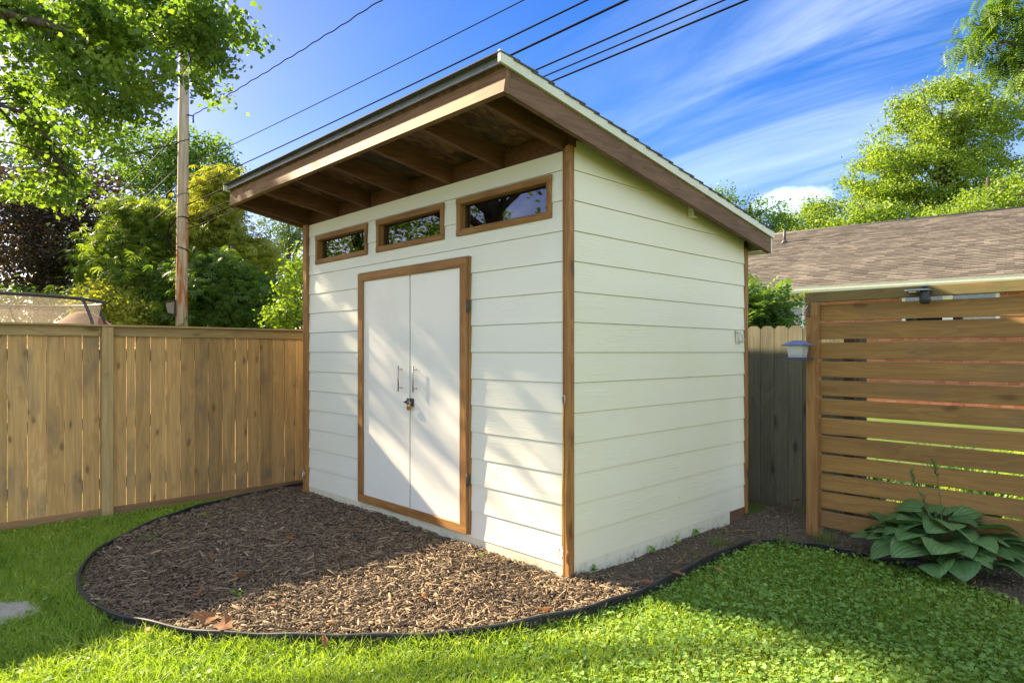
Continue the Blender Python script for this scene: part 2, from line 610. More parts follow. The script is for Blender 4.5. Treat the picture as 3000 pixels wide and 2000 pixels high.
def brickmat(name, use_attr):
    m, b = newmat(name)
    r = b.attr('tint') if use_attr else b.rand()
    c = b.world_pos()
    col = b.ramp(r, [(0, (.36, .115, .050)), (.5, (.46, .165, .078)), (1, (.55, .225, .115))])
    n = b.noise(c, 30.0, 4.0)
    col = b.mix(b.mul(b.rng(n, .45, .7), .3), col, (.30, .09, .045))
    b.surf(b.bsdf(col, 0.85, b.bump(n, 0.4, 0.005), 0.3))


brickmat('brick', False); brickmat('brick_mass', True)


def leaf(name, stops, trans=0.45, tcol=(1.25, 1.3, 0.5), rough=0.5, spec=0.35, obj=False):
    """thin leaf: reflects and lets light through; colour varies by leaf"""
    m, b = newmat(name)
    r = b.rand() if obj else b.attr('tint')
    c = b.world_pos()
    n = b.noise(c, 1.1, 3.0)
    f = b.math('ADD', b.mul(r, .7), b.mul(b.rng(n, .3, .7), .3))
    col = b.ramp(f, stops)
    tc = b.mix(1.0, col, tcol, 'MULTIPLY')
    p = b.bsdf(col, rough, None, spec)
    t = b.n('ShaderNodeBsdfTranslucent', None, 0, Color=tc)
    b.surf(b.n('ShaderNodeMixShader', None, 0, i0=trans, i1=p, i2=t))


leaf('leaf_maple', [(0, (.075, .14, .026)), (.5, (.12, .205, .035)), (1, (.20, .28, .045))], .5, (1.5, 1.5, .45))
leaf('leaf_purple', [(0, (.030, .030, .022)), (.55, (.048, .036, .028)), (.8, (.07, .055, .032)), (1, (.12, .17, .035))], .35, (1.4, 1.15, .6))
leaf('leaf_green', [(0, (.065, .125, .028)), (.5, (.105, .185, .036)), (1, (.17, .25, .05))], .45, (1.4, 1.5, .5))
leaf('leaf_feather', [(0, (.10, .165, .034)), (.5, (.16, .235, .042)), (1, (.25, .31, .055))], .5, (1.5, 1.45, .45))
leaf('leaf_yellow', [(0, (.17, .21, .035)), (.5, (.26, .30, .045)), (1, (.36, .38, .06))], .5, (1.45, 1.35, .45))
leaf('leaf_blue', [(0, (.055, .10, .040)), (.5, (.09, .145, .055)), (1, (.14, .20, .07))], .35, (1.3, 1.4, .7))
leaf('leaf_bright', [(0, (.11, .185, .028)), (.5, (.18, .275, .038)), (1, (.28, .37, .055))], .45, (1.4, 1.4, .45))
leaf('leaf_locust', [(0, (.060, .125, .025)), (.5, (.10, .185, .030)), (1, (.17, .26, .045))], .45, (1.4, 1.4, .45))
leaf('leaf_shrub', [(0, (.060, .125, .035)), (.5, (.11, .20, .050)), (1, (.20, .29, .090))], .35, (1.4, 1.4, .5), .35, .5)
leaf('grass', [(0, (.15, .26, .028)), (.5, (.26, .39, .048)), (.9, (.38, .48, .075)), (1, (.52, .46, .20))], .42, (1.45, 1.4, .4))
leaf('clover', [(0, (.15, .28, .05)), (.5, (.23, .38, .075)), (1, (.36, .48, .13))], .35, (1.4, 1.4, .45))
leaf('weed', [(0, (.10, .19, .035)), (.6, (.17, .25, .05)), (1, (.36, .31, .12))], .4, (1.4, 1.4, .5))
leaf('strap', [(0, (.055, .15, .025)), (.5, (.115, .25, .035)), (1, (.24, .36, .09))], .4, (1.4, 1.4, .45), .4)
leaf('stalk', [(0, (.09, .15, .04)), (1, (.14, .21, .06))], .15, (1.2, 1.2, .6))
leaf('dry_leaf', [(0, (.20, .085, .035)), (.5, (.30, .145, .065)), (1, (.40, .24, .12))], .25, (1.3, 1.0, .6), .7, .2, True)

m, b = newmat('hosta')
c = b.n('ShaderNodeTexCoord', None, 3)
sx = b.nt.nodes.new('ShaderNodeSeparateXYZ'); b.nt.links.new(c, sx.inputs[0])
# veins run from the stalk end to the tip, fanning with the leaf's width
v = b.math('DIVIDE', sx.outputs[1], b.add(b.mul(b.math('SUBTRACT', 1.05, b.math('ABSOLUTE', b.math('SUBTRACT', b.mul(sx.outputs[0], 4.2), 0.45))), .085), .012))
w = b.math('PINGPONG', b.mul(v, 5.0), 1.0)
r = b.rand()
col = b.mix(r, (.095, .20, .065), (.15, .27, .085))
col = b.mix(b.mul(b.rng(w, .7, 1.0), .20), col, (.07, .14, .05))
col = b.mix(b.mul(b.rng(b.noise(b.objcoord(), 26.0, 4.0, .6), .62, .72), .8), col, (.30, .25, .10))
p = b.bsdf(col, 0.42, b.bump(w, 0.6, 0.006), 0.4)
t = b.n('ShaderNodeBsdfTranslucent', None, 0, Color=b.mix(1.0, col, (1.2, 1.3, .6), 'MULTIPLY'))
b.surf(b.n('ShaderNodeMixShader', None, 0, i0=0.2, i1=p, i2=t))

m, b = newmat('bark')
c = b.world_pos()
n = b.noise(b.map(c, (6, 6, 1.4)), 3.0, 5.0, .65, .5)
col = b.ramp(n, [(.3, (.035, .026, .019)), (.7, (.115, .088, .065))])
b.surf(b.bsdf(col, .95, b.bump(n, .6, .03), .2))

m, b = newmat('pole_wood')
c = b.objcoord(0)
n = b.noise(b.map(c, (7, 7, .55)), 2.0, 5.0, .65, .4)
col = b.ramp(n, [(.28, (.24, .19, .13)), (.55, (.44, .36, .25)), (.8, (.56, .48, .36))])
n2 = b.noise(b.map(c, (5.5, 5.5, .8), (3.1, 0, 1.2)), 1.0, 4.0, .6)
szp = b.nt.nodes.new('ShaderNodeSeparateXYZ'); b.nt.links.new(b.world_pos(), szp.inputs[0])
col = b.mix(b.mul(b.rng(n2, .45, .56), b.rng(szp.outputs[2], 6.4, 3.6)), col, (.33, .115, .028))
fine = b.noise(b.map(c, (60, 60, 1.0)), 1.0, 3.0)
col = b.mix(b.mul(b.rng(fine, .55, .7), .5), col, (.13, .10, .07))
b.surf(b.bsdf(col, .85, b.bump(fine, .4, .01), .25))

m, b = newmat('lawn_ground')
c = b.world_pos()
n = b.noise(c, 1.3, 4.0)
n2 = b.noise(c, 60.0, 4.0, .7)
col = b.ramp(n2, [(.3, (.05, .07, .018)), (.55, (.10, .155, .032)), (.75, (.15, .22, .045))])
col = b.mix(b.mul(b.rng(n, .45, .7), .4), col, (.15, .19, .05))
b.surf(b.bsdf(col, .95, b.bump(n2, .6, .02), .15))

m, b = newmat('mulch_base')
c = b.world_pos()
n = b.noise(c, 85.0, 5.0, .7)
col = b.ramp(n, [(.3, (.05, .036, .026)), (.55, (.13, .09, .06)), (.8, (.25, .18, .12))])
b.surf(b.bsdf(col, .95, b.bump(n, 1.0, .02), .2))

m, b = newmat('soil')
c = b.world_pos()
n = b.noise(c, 55.0, 6.0, .72)
n2 = b.noise(c, 5.0, 3.0)
col = b.ramp(n, [(.3, (.07, .053, .035)), (.55, (.18, .14, .095)), (.8, (.29, .24, .165))])
col = b.mix(b.mul(b.rng(n2, .5, .7), .4), col, (.05, .052, .028))
b.surf(b.bsdf(col, .95, b.bump(n, 1.0, .03), .2))

m, b = newmat('chip')
r = b.attr('tint')
c = b.world_pos()
col = b.ramp(r, [(0, (.085, .062, .044)), (.4, (.205, .145, .086)), (.75, (.34, .245, .148)), (.93, (.48, .36, .225)), (1, (.58, .47, .34))])
n = b.noise(c, 220.0, 2.0)
col = b.mix(b.mul(b.rng(n, .4, .7), .4), col, (.05, .035, .027))
b.surf(b.bsdf(col, .85, b.bump(n, .4, .003), .25))

m, b = newmat('clod')
r = b.attr('tint')
col = b.ramp(r, [(0, (.09, .07, .046)), (.6, (.21, .165, .11)), (.93, (.33, .27, .19)), (1, (.44, .36, .26))])
b.surf(b.bsdf(col, .95, None, .2))

m, b = newmat('net')
c = b.n('ShaderNodeTexCoord', None, 3)
gx = b.math('PINGPONG', b.mul(b.noise(b.map(c, (1, 1, 1)), 42.0, 2.0), 5.0), 1.0)
al = b.add(b.mul(gx, .22), .30)
tr = b.n('ShaderNodeBsdfTransparent', None, 0, Color=(1, 1, 1, 1))
df = b.n('ShaderNodeBsdfDiffuse', None, 0, Color=(.13, .115, .10, 1))
tl = b.n('ShaderNodeBsdfTranslucent', None, 0, Color=(.22, .19, .16, 1))
b.surf(b.n('ShaderNodeMixShader', None, 0, i0=al, i1=tr, i2=b.n('ShaderNodeMixShader', None, 0, i0=.5, i1=df, i2=tl)))


# ================================================================== the setting: ground, beds
def sheet(name, mat, inside, x0, x1, y0, y1, cell, zfun):
    xs = np.arange(x0, x1 + cell, cell); ys = np.arange(y0, y1 + cell, cell)
    gx, gy = np.meshgrid(xs, ys)
    V = np.stack([gx.ravel(), gy.ravel(), zfun(gx.ravel(), gy.ravel())], 1)
    cx, cy = gx[:-1, :-1].ravel() + cell / 2, gy[:-1, :-1].ravel() + cell / 2
    nx = len(xs)
    i = (np.arange(len(ys) - 1)[:, None] * nx + np.arange(nx - 1)[None]).ravel()
    F = np.stack([i, i + 1, i + 1 + nx, i + nx], 1)[inside(cx, cy)]
    used = np.unique(F); re = np.full(len(V), -1); re[used] = np.arange(len(used))
    me = np_mesh(name, V[used], re[F], smooth=True)
    return tag(link(name, me, mat), kind='structure')


gm = MB()
gm.v = [(-400, -400, 0), (400, -400, 0), (400, 400, 0), (-400, 400, 0)]
gm.face((0, 1, 2, 3))
tag(gm.build('lawn', 'lawn_ground', origin=(0, 0, 0)), kind='structure')

EDGE_A = [(-3.93, .55), (-3.94, .15), (-3.90, -.30), (-3.80, -.70), (-3.63, -1.06), (-3.34, -1.51), (-2.93, -1.91), (-2.51, -2.15),
          (-2.14, -2.26), (-1.83, -2.30), (-1.5, -2.28), (-1.19, -2.2), (-.88, -2.04), (-.6, -1.84), (-.35, -1.63),
          (-.12, -1.39), (.08, -1.12), (.25, -.82), (.37, -.46), (.43, -.08), (.45, .27), (.43, .82), (.41, 1.35), (.43, 1.62)]
EDGE_B = [(.47, 1.70), (.56, 1.80), (.73, 1.875), (1.03, 1.92), (1.31, 1.93), (1.58, 1.915)]
edge_a = spline(EDGE_A, 140)
edge_b = spline(EDGE_B, 50)
BED = [tuple(p) for p in edge_a] + [(.43, 1.62), (-.02, 1.62), (-.02, 0.03), (-3.6, 0.03), (-3.6, .55)]
MULCH = [p for p in BED if p[1] < 0.56 or p[0] < 0]
MULCH = [tuple(p) for p in edge_a if not (p[0] > 0 and p[1] > .35)] + [(.45, .35), (-.02, .15), (-.02, .03), (-3.6, .03), (-3.6, .55)]
SOIL = [(.45, .35), (-.02, .15), (-.02, 3.4), (3.4, 3.4), (3.4, 1.1), (2.75, 1.32), (2.08, 1.66), (1.58, 1.91)] + \
       [tuple(p) for p in edge_b[::-1]] + [tuple(p) for p in edge_a[::-1] if p[0] > 0 and p[1] > .35]


def wob(x, y, k=1.0):
    return (np.sin(x * 5.1 * k + 1.3 * np.sin(y * 3.7 * k)) + np.sin(y * 6.3 * k + x * 2.1) + np.sin(x * 11 * k - y * 9 * k) * .5) / 2.5


def mulch_z(x, y):
    return .034 + .014 * wob(x, y) + .008 * wob(x, y, 3.1) + .012 * np.exp(-((y + .1) / .25) ** 2)


def soil_z(x, y):
    return .020 + .014 * wob(x, y, 1.4) + .006 * wob(x, y, 4.0) - .03 * np.clip((x - 1.0) / 2, 0, .4)


sheet('mulch_bed', 'mulch_base', lambda x, y: in_poly(x, y, MULCH), -4.0, .5, -2.35, .6, .03, mulch_z)
sheet('soil_bed', 'soil', lambda x, y: in_poly(x, y, SOIL), -.1, 3.4, .0, 3.4, .03, soil_z)


def strip_edging(name, pts, label, top, lean=0.0):
    mb = MB()
    n = len(pts)
    P = [Vector((p[0], p[1], 0)) for p in pts]
    for k in range(n):
        t = (P[min(k + 1, n - 1)] - P[max(k - 1, 0)]).normalized()
        s = Vector((t.y, -t.x, 0))
        h = top + .006 * math.sin(k * .31) + .004 * math.sin(k * .83 + 1)
        o = P[k] + s * (.004 * math.sin(k * .53))
        prof = [(-.003, -.02), (-.003, h - .016), (-.009, h - .010), (-.009, h - .003), (-.004, h), (.004, h), (.009, h - .003), (.009, h - .010), (.003, h - .016), (.003, -.02)]
        mb.v += [tuple(o + s * (a + lean * z) + Vector((0, 0, z))) for a, z in prof]
    for k in range(n - 1):
        for j in range(9):
            a = k * 10 + j
            mb.face((a, a + 10, a + 11, a + 1), True)
    mb.face(list(range(10))); mb.face([(n - 1) * 10 + j for j in range(9, -1, -1)])
    return tag(mb.build(name, 'edging'), label, 'edging', 'lawn edging strips')


strip_edging('lawn_edging', edge_a, 'black plastic lawn edging curving around the mulch bed and along the shed side', .078)
strip_edging('lawn_edging', edge_b, 'short bent piece of black lawn edging in front of the hosta', .066, .2)

# ================================================================== the shed
W, D = 3.62, 2.44
ROW0, ROWH = .1205, .1966
SL = .1656


def rz(y):            # underside of the rafters
    return 2.920 - SL * (y + .68)


shed = empty('garden_shed', (0, 0, 0), 'white lap-sided garden shed with single-slope roof and brown trim on the mulch bed', 'shed')
WINS = [(-3.385, -2.415), (-2.262, -1.297), (-1.138, -.158)]
WZ0, WZ1 = 2.378, 2.664
DX0, DX1, DZ0, DZ1 = -2.52, -.985, .14, 2.206
SP = .020             # wall plane behind the trim's face


def lap(z, z0):
    return .004 + .0085 * (1 - (z - z0) / ROWH)


def subtract(spans, a, c):
    out = []
    for s, e in spans:
        if c <= s or a >= e: out.append((s, e)); continue
        if a > s: out.append((s, a))
        if c < e: out.append((c, e))
    return out


# front wall boards
for k in range(14):
    z0 = ROW0 + k * ROWH
    z1 = min(z0 + ROWH - .0025, 2.797)
    cuts = sorted({z0, z1} | {z for z in (WZ0 + .02, WZ1 - .02, DZ0 + .02, DZ1 - .02) if z0 < z < z1})
    joints = {10: -2.7, 13: -.30, 11: -3.28, 12: -.145}.get(k)
    parts = [(-3.545, -.052)] if joints is None or k in (10,) else [(-3.545, joints - .0008), (joints + .0008, -.052)]
    for lo, hi in parts:
        rects = []
        for za, zb in zip(cuts[:-1], cuts[1:]):
            spans = [(lo, hi)]
            if za < DZ1 - .03 and zb > DZ0 + .03: spans = subtract(spans, DX0 + .03, DX1 - .02)
            if za < WZ1 - .03 and zb > WZ0 + .03:
                for wx0, wx1 in WINS: spans = subtract(spans, wx0 + .02, wx1 - .02)
            rects += [(s, e, za, zb) for s, e in spans]
        while rects:                       # each connected piece of board is one object
            piece, grew = [rects.pop(0)], True
            while grew:
                grew = False
                for r_ in list(rects):
                    if any(min(r_[1], p_[1]) - max(r_[0], p_[0]) > .001 and (abs(r_[2] - p_[3]) < 1e-6 or abs(r_[3] - p_[2]) < 1e-6) for p_ in piece):
                        piece.append(r_); rects.remove(r_); grew = True
            # one outline: weld the cells along a shared grid
            gx = sorted({v for p_ in piece for v in p_[:2]}); gz = sorted({v for p_ in piece for v in p_[2:]})
            idx, mb = {}, MB()

            def vid(x, z, f):
                if (x, z, f) not in idx:
                    idx[(x, z, f)] = len(mb.v); mb.v.append((x, SP - lap(z, z0) if f == 0 else SP + .008, z))
                return idx[(x, z, f)]
            full = {(i, j) for i in range(len(gx) - 1) for j in range(len(gz) - 1)
                    if any(p_[0] <= gx[i] + 1e-9 and p_[1] >= gx[i + 1] - 1e-9 and p_[2] <= gz[j] + 1e-9 and p_[3] >= gz[j + 1] - 1e-9 for p_ in piece)}
            for i, j in full:
                c4 = [(gx[i], gz[j]), (gx[i + 1], gz[j]), (gx[i + 1], gz[j + 1]), (gx[i], gz[j + 1])]
                mb.face([vid(*c_, 0) for c_ in c4]); mb.face([vid(*c_, 1) for c_ in c4[::-1]])
                for k_, (di, dj) in enumerate(((0, -1), (1, 0), (0, 1), (-1, 0))):
                    if (i + di, j + dj) not in full:
                        p_, q_ = c4[k_], c4[(k_ + 1) % 4]
                        mb.face([vid(*p_, 0), vid(*p_, 1), vid(*q_, 1), vid(*q_, 0)])
            mb.build('siding_board', 'siding_x', shed)
# side wall boards (right), left wall and back wall
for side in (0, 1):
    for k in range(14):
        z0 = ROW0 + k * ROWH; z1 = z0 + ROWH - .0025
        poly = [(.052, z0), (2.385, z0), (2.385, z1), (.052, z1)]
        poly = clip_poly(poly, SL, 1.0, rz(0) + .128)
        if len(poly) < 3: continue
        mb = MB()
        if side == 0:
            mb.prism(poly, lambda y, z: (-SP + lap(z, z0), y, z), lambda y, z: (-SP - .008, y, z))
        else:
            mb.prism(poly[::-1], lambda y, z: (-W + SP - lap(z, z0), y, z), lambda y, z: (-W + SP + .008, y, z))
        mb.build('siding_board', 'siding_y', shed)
for k in range(12):
    z0 = ROW0 + k * ROWH; z1 = min(z0 + ROWH - .0025, rz(D) + .03)
    mb = MB().prism([(-.052, z0), (-3.56, z0), (-3.56, z1), (-.052, z1)], lambda x, z: (x, D - SP + lap(z, z0), z), lambda x, z: (x, D - SP - .008, z))
    mb.build('siding_board', 'siding_x', shed)

# wall cores and floor
core = [(-3.58, -.04, .03, .12, .0, WZ0 + .01), (-3.58, -.04, .03, .12, WZ1 - .01, 2.79)]
xs = [-3.58] + [v for w_ in WINS for v in w_] + [-.04]
for i in range(0, 8, 2):
    core.append((xs[i] - (0 if i == 0 else .01), xs[i + 1] + (0 if i == 6 else .01), .03, .12, WZ0 + .01, WZ1 - .01))
mb = MB()
for c_ in core: mb.box(*c_)
mb.build('front_wall_panel', 'interior', shed)
for x0 in (-.12, -3.59):
    mb = MB().prism([(.125, 0), (2.30, 0), (2.30, rz(2.3) + .12), (.125, rz(.12) + .12)], lambda y, z: (x0 + .09, y, z), lambda y, z: (x0, y, z))
    mb.build('side_wall_panel', 'interior', shed)
MB().box(-3.58, -.04, 2.305, 2.41, 0, rz(2.4) + .10).build('back_wall_panel', 'interior', shed)
MB().box(-3.49, -.13, .125, 2.30, .10, .13).build('floor_panel', 'interior', shed)

# skirt boards
MB().beam(-3.60, -.025, .012, .028, -.06, .124).build('skirt_board', 'skirt', shed)
MB().beam(-.028, -.012, .03, 2.12, -.06, .124).build('skirt_board', 'skirt', shed)
o = MB().beam(-.0275, -.0125, 2.121, 2.39, -.06, .124).build('skirt_board', 'barge_y', shed)
o['label'] = 'bare brown end of the skirt board'
MB().beam(-3.61, -3.595, .03, 2.40, -.06, .124).build('skirt_board', 'skirt', shed)
MB().beam(-3.60, -.03, 2.395, 2.41, -.06, .124).build('skirt_board', 'skirt', shed)

# corner trim
MB().beam(-.058, -.0385, -.002, .045, .055, 2.812).build('corner_board', 'trim_z', shed)
MB().beam(-.0385, 0, -.0005, .052, .0, 2.822).build('corner_board', 'trim_z', shed)
MB().beam(-3.618, -3.54, -.022, .03, .06, 2.80).build('corner_board', 'trim_z', shed)
MB().beam(-.04, 0, 2.383, 2.44, .06, rz(2.44) + .02).build('corner_board', 'trim_z', shed)
MB().beam(-3.62, -3.58, 2.383, 2.44, .06, rz(2.44) + .02).build('corner_board', 'trim_z', shed)
MB().beam(-3.622, -3.602, .031, .09, .06, 2.80).build('corner_board', 'trim_z', shed)

# windows
for i, (x0, x1) in enumerate(WINS):
    fw, fo, fi = .047, -.006, .075
    win = MB().beam(x0, x1, fo, fi, WZ1 - fw, WZ1).build('window', 'trim_x', shed)
    MB().beam(x0, x1, fo, fi, WZ0, WZ0 + fw).build('window_frame', 'trim_x', win)
    MB().beam(x0 + .0005, x0 + fw - .006, fo + .0015, fi, WZ0 + fw, WZ1 - fw).build('window_frame', 'trim_z', win)
    MB().beam(x1 - fw + .006, x1 - .0005, fo + .0015, fi, WZ0 + fw, WZ1 - fw).build('window_frame', 'trim_z', win)
    MB().box(x0 + .03, x1 - .03, .052, .056, WZ0 + .035, WZ1 - .035).build('pane', 'glass', win)

# doors
seam = -1.738
DOORY = -.012
for s, (x0, x1) in enumerate(((DX0, seam - .0012), (seam + .0012, DX1))):
    door = MB().beam(x0 + .015, x1 - .0 if s == 0 else x1 - .015, DOORY, .024, DZ0 + .015, DZ1 - .015, .0015).build('door', 'door_white', shed)
    door['label'] = ('left leaf of the white double door', 'right leaf of the white double door with hinges')[s]
    ty0, ty1, tw = -.032, DOORY - .0005, .078
    MB().beam(x0, x1, ty0, ty1, DZ1 - .070, DZ1).build('door_trim', 'trim_x', door)
    MB().beam(x0, x1, ty0, ty1, DZ0, DZ0 + .070).build('door_trim', 'trim_x', door)
    ox0, ox1 = (x0, x0 + tw) if s == 0 else (x1 - tw, x1)
    MB().beam(ox0, ox1, ty0 - .0015, ty1, DZ0 + .0705, DZ1 - .0705).build('door_trim', 'trim_z', door)
    hx = seam + (-.106 if s == 0 else .106)
    mb = MB().tube([(hx, -.050, 1.170), (hx, -.050, 1.383)], .0058, 10)
    for hz in (1.200, 1.353): mb.tube([(hx, -.050, hz), (hx, DOORY + .002, hz)], .0045, 8)
    mb.build('handle', 'nickel', door)
    if s == 1:
        # dark frame edge behind the hinge side
        for hz in (1.84, .545):
            MB().beam(x1 - .004, x1 + .010, -.026, .006, hz - .045, hz + .045).tube([(x1 + .006, -.028, hz - .046), (x1 + .006, -.028, hz + .046)], .005, 8).build('hinge', 'bronze', door)
        mb = MB().beam(seam + .006, seam + .068, DOORY - .006, DOORY - .0005, 1.052, 1.116, .002)
        mb.tube([(seam - .052, DOORY - .016, 1.084), (seam + .050, DOORY - .016, 1.084)], .0065, 10)
        for xx in (seam + .018, seam + .052): mb.box(xx - .006, xx + .006, DOORY - .026, DOORY - .006, 1.072, 1.096)
        mb.build('latch', 'bronze', door)
    else:
        mb = MB().beam(seam - .034, seam - .006, DOORY - .005, DOORY - .0005, 1.054, 1.114, .002).box(seam - .026, seam - .014, DOORY - .026, DOORY - .005, 1.072, 1.096)
        mb.build('latch_keeper', 'bronze', door)
# dark rebate strip of the door opening seen beside the hinged edge
MB().beam(DX1 + .001, DX1 + .010, -.0105, .018, DZ0, DZ1 + .006).build('door_stop', 'trim_z', shed)
MB().beam(DX0 - .012, DX1 + .010, -.012, .018, DZ1 + .0065, DZ1 + .014).build('door_stop', 'white_trim', shed)

lock = empty('padlock', (seam + .040, DOORY - .034, 1.03), 'small brass padlock hanging from the black door latch', 'padlock')
MB().beam(seam + .022, seam + .062, DOORY - .042, DOORY - .024, 1.022, 1.062, .004).build('body', 'brass', lock)
arc = [(seam + .042 + .013 * math.cos(a), DOORY - .033, 1.075 + .018 * math.sin(a)) for a in np.linspace(math.pi, 0, 9)]
MB().tube([(seam + .029, DOORY - .033, 1.060)] + arc + [(seam + .055, DOORY - .033, 1.060)], .0035, 8).build('shackle', 'steel', lock)

# roof
RX0, RX1, RY0, RY1 = -3.77, .15, -.68, 2.566
RH = .142
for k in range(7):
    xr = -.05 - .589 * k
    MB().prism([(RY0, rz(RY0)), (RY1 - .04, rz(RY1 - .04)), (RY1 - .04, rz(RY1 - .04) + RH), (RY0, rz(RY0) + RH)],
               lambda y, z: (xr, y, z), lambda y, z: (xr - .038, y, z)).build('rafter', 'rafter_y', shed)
for k in range(6):
    xa, xb = -.05 - .589 * k - .038, -.05 - .589 * (k + 1)
    MB().box(xb + .001, xa - .001, .035, .073, 2.797, rz(.035) + RH - .008).build('blocking', 'rafter_y', shed)
MB().box(-.0485, -.005, .035, .073, 2.823, rz(.035) + RH - .008).build('blocking', 'rafter_y', shed)
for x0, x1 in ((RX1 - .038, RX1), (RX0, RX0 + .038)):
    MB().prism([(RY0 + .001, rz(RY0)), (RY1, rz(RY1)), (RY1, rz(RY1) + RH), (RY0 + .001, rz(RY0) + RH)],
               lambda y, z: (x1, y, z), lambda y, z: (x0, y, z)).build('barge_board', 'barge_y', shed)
# front fascia stands square to the roof slope
ft = Vector((0, -math.cos(math.atan(SL)), math.sin(math.atan(SL)))); fn = Vector((0, math.sin(math.atan(SL)), math.cos(math.atan(SL))))
fb = Vector((0, RY0, rz(RY0) - .004))


def fas(a, c, x):
    p = fb + ft * a + fn * c
    return (x, p.y, p.z)


MB().prism([(0.0, 0), (.038, 0), (.038, .166), (0.0, .166)], lambda a, c: fas(a, c, RX1), lambda a, c: fas(a, c, RX0)).build('fascia_board', 'fascia_x', shed)
MB().prism([(.0385, .162), (.072, .150), (.076, .150), (.076, .203), (.0385, .203)], lambda a, c: fas(a, c, RX1 + .012), lambda a, c: fas(a, c, RX0 - .012)).build('drip_edge', 'drip_metal', shed)
MB().prism([(RY1, rz(RY1) + .004), (RY1 + .02, rz(RY1)), (RY1 + .02, rz(RY1) + RH), (RY1, rz(RY1) + RH)], lambda y, z: (RX1, y, z), lambda y, z: (RX0, y, z)).build('rear_fascia', 'white_trim', shed)
MB().box(-3.5, RX1 - .04, 2.448, RY1 - .002, rz(2.5) - .004, rz(2.5) + .006).build('rear_soffit', 'white_trim', shed)
# deck
MB().prism([(RY0 - .02, rz(RY0 - .02) + RH + .001), (RY1, rz(RY1) + RH + .001), (RY1, rz(RY1) + RH + .014), (RY0 - .02, rz(RY0 - .02) + RH + .014)],
           lambda y, z: (RX1 - .002, y, z), lambda y, z: (RX0 + .002, y, z)).build('roof_deck', 'osb', shed)
# pale rake trim above the barge boards
for x0, x1 in ((RX1 + .0005, RX1 + .018), (RX0 - .018, RX0 - .0005)):
    MB().prism([(RY0 - .080, rz(RY0 - .080) + .136), (RY1 + .03, rz(RY1 + .03) + .136), (RY1 + .03, rz(RY1 + .03) + .200), (RY0 - .080, rz(RY0 - .080) + .200)],
               lambda y, z: (x1, y, z), lambda y, z: (x0, y, z)).build('rake_trim', 'white_trim', shed)
# shingle courses
nC = 24
for k in range(nC):
    y1 = RY1 + .05 - k * (RY1 - RY0 + .12) / nC
    y0 = y1 - (RY1 - RY0 + .12) / nC - .05
    b0 = .186
    y0 = max(y0, RY0 - .084)
    MB().prism([(y0, rz(y0) + b0), (y1, rz(y1) + b0 + .012), (y1, rz(y1) + b0 + .021), (y0, rz(y0) + b0 + .006)],
               lambda y, z: (RX1 + .026 + .003 * math.sin(k * 2.1), y, z), lambda y, z: (RX0 - .026, y, z)).build('shingle_course', 'shed_shingle', shed)

# small fittings on the side wall
mb = MB().tube([(.002, 2.225, 1.665), (.035, 2.225, 1.668), (.042, 2.235, 1.655), (.042, 2.262, 1.60), (.030, 2.262, 1.585), (.002, 2.262, 1.59)], .010, 8)
mb.beam(-.008, .004, 2.215, 2.285, 1.575, 1.685)
mb.build('cord_hook', 'white_trim', shed)
MB().beam(-.008, .045, 1.43, 1.445, 2.57, 2.66).beam(-.008, .045, 1.43, 1.50, 2.56, 2.572).build('bracket', 'white_trim', shed)

# rope on the corner post
rope = empty('rope', (-.035, -.012, .2), 'thin yellow rope with clips hung along the near corner post of the shed', 'rope')
pts = spline([(-.040, -.012, 1.16), (-.046, -.010, 1.0), (-.040, -.010, .8), (-.052, -.010, .6), (-.054, -.010, .42), (-.050, -.012, .25)], 30)
MB().tube(pts, .0032, 6).build('cord', 'rope', rope)


def ring(cx, y, cz, w, h, tilt=0.0):
    ps = []
    for a in np.linspace(0, 2 * math.pi, 17):
        x, z = w * math.copysign(abs(math.cos(a)) ** .7, math.cos(a)), h * math.copysign(abs(math.sin(a)) ** .7, math.sin(a))
        ps.append((cx + x * math.cos(tilt) - z * math.sin(tilt), y, cz + x * math.sin(tilt) + z * math.cos(tilt)))
    return ps


MB().tube(ring(-.036, -.014, 1.19, .011, .032), .0028, 6, caps=False).build('clip', 'steel', rope)
MB().tube(ring(-.056, -.016, .205, .018, .036, -.1), .0032, 6, caps=False).build('clip', 'steel', rope)
MB().tube([(-.038, -.002, 1.215), (-.038, -.014, 1.222), (-.036, -.016, 1.214)], .003, 6).build('hook', 'steel', rope)
cl = MB().tube(ring(-3.585, -.031, .245, .016, .040, .2), .0034, 6, caps=False).tube([(-3.588, -.021, .292), (-3.588, -.032, .294), (-3.586, -.034, .284)], .003, 6).build('clip', 'steel')
tag(cl, 'steel snap clip on the far left corner board of the shed', 'clip')


# ================================================================== left board fence
def at_x(px, py, X):
    d = ray(px, py)
    return CAM + d * (X - CAM[0]) / d[0]


FX = -4.17
fence = empty('board_fence', (FX, -.6, 0), 'tall new pine board fence with cap rail left of the shed', 'fence')
edges = [at_x(x / 2.0905, 1180, FX)[1] for x in (45, 168, 285, 395, 505, 610, 690, 775, 828, 923, 1017, 1106, 1192, 1277, 1362, 1442, 1518, 1595, 1668, 1743, 1810, 1868)]
left = []
y = edges[0]
while y > -6.0:
    y -= .137 + random.uniform(-.003, .003); left.append(y)
edges = left[::-1] + edges
while edges[-1] < 5.0: edges.append(edges[-1] + .137)
for i in range(len(edges) - 1):
    g = random.choice((.0012, .0015, .002, .0025, .003, .0045))
    y0, y1 = edges[i] + g * .5, edges[i + 1] - g
    tw = random.uniform(-.004, .004)
    mb = MB().beam(FX - .018, FX, y0, y1, .03 + random.uniform(0, .012), 1.70, .002)
    mb.v = [(x_ + tw * (y_ - y0) / .14, y_, z_) for x_, y_, z_ in mb.v]
    mb.build('picket', 'picket', fence)
POSTS = [-6.55, -4.11, -1.668, .80, 3.25]
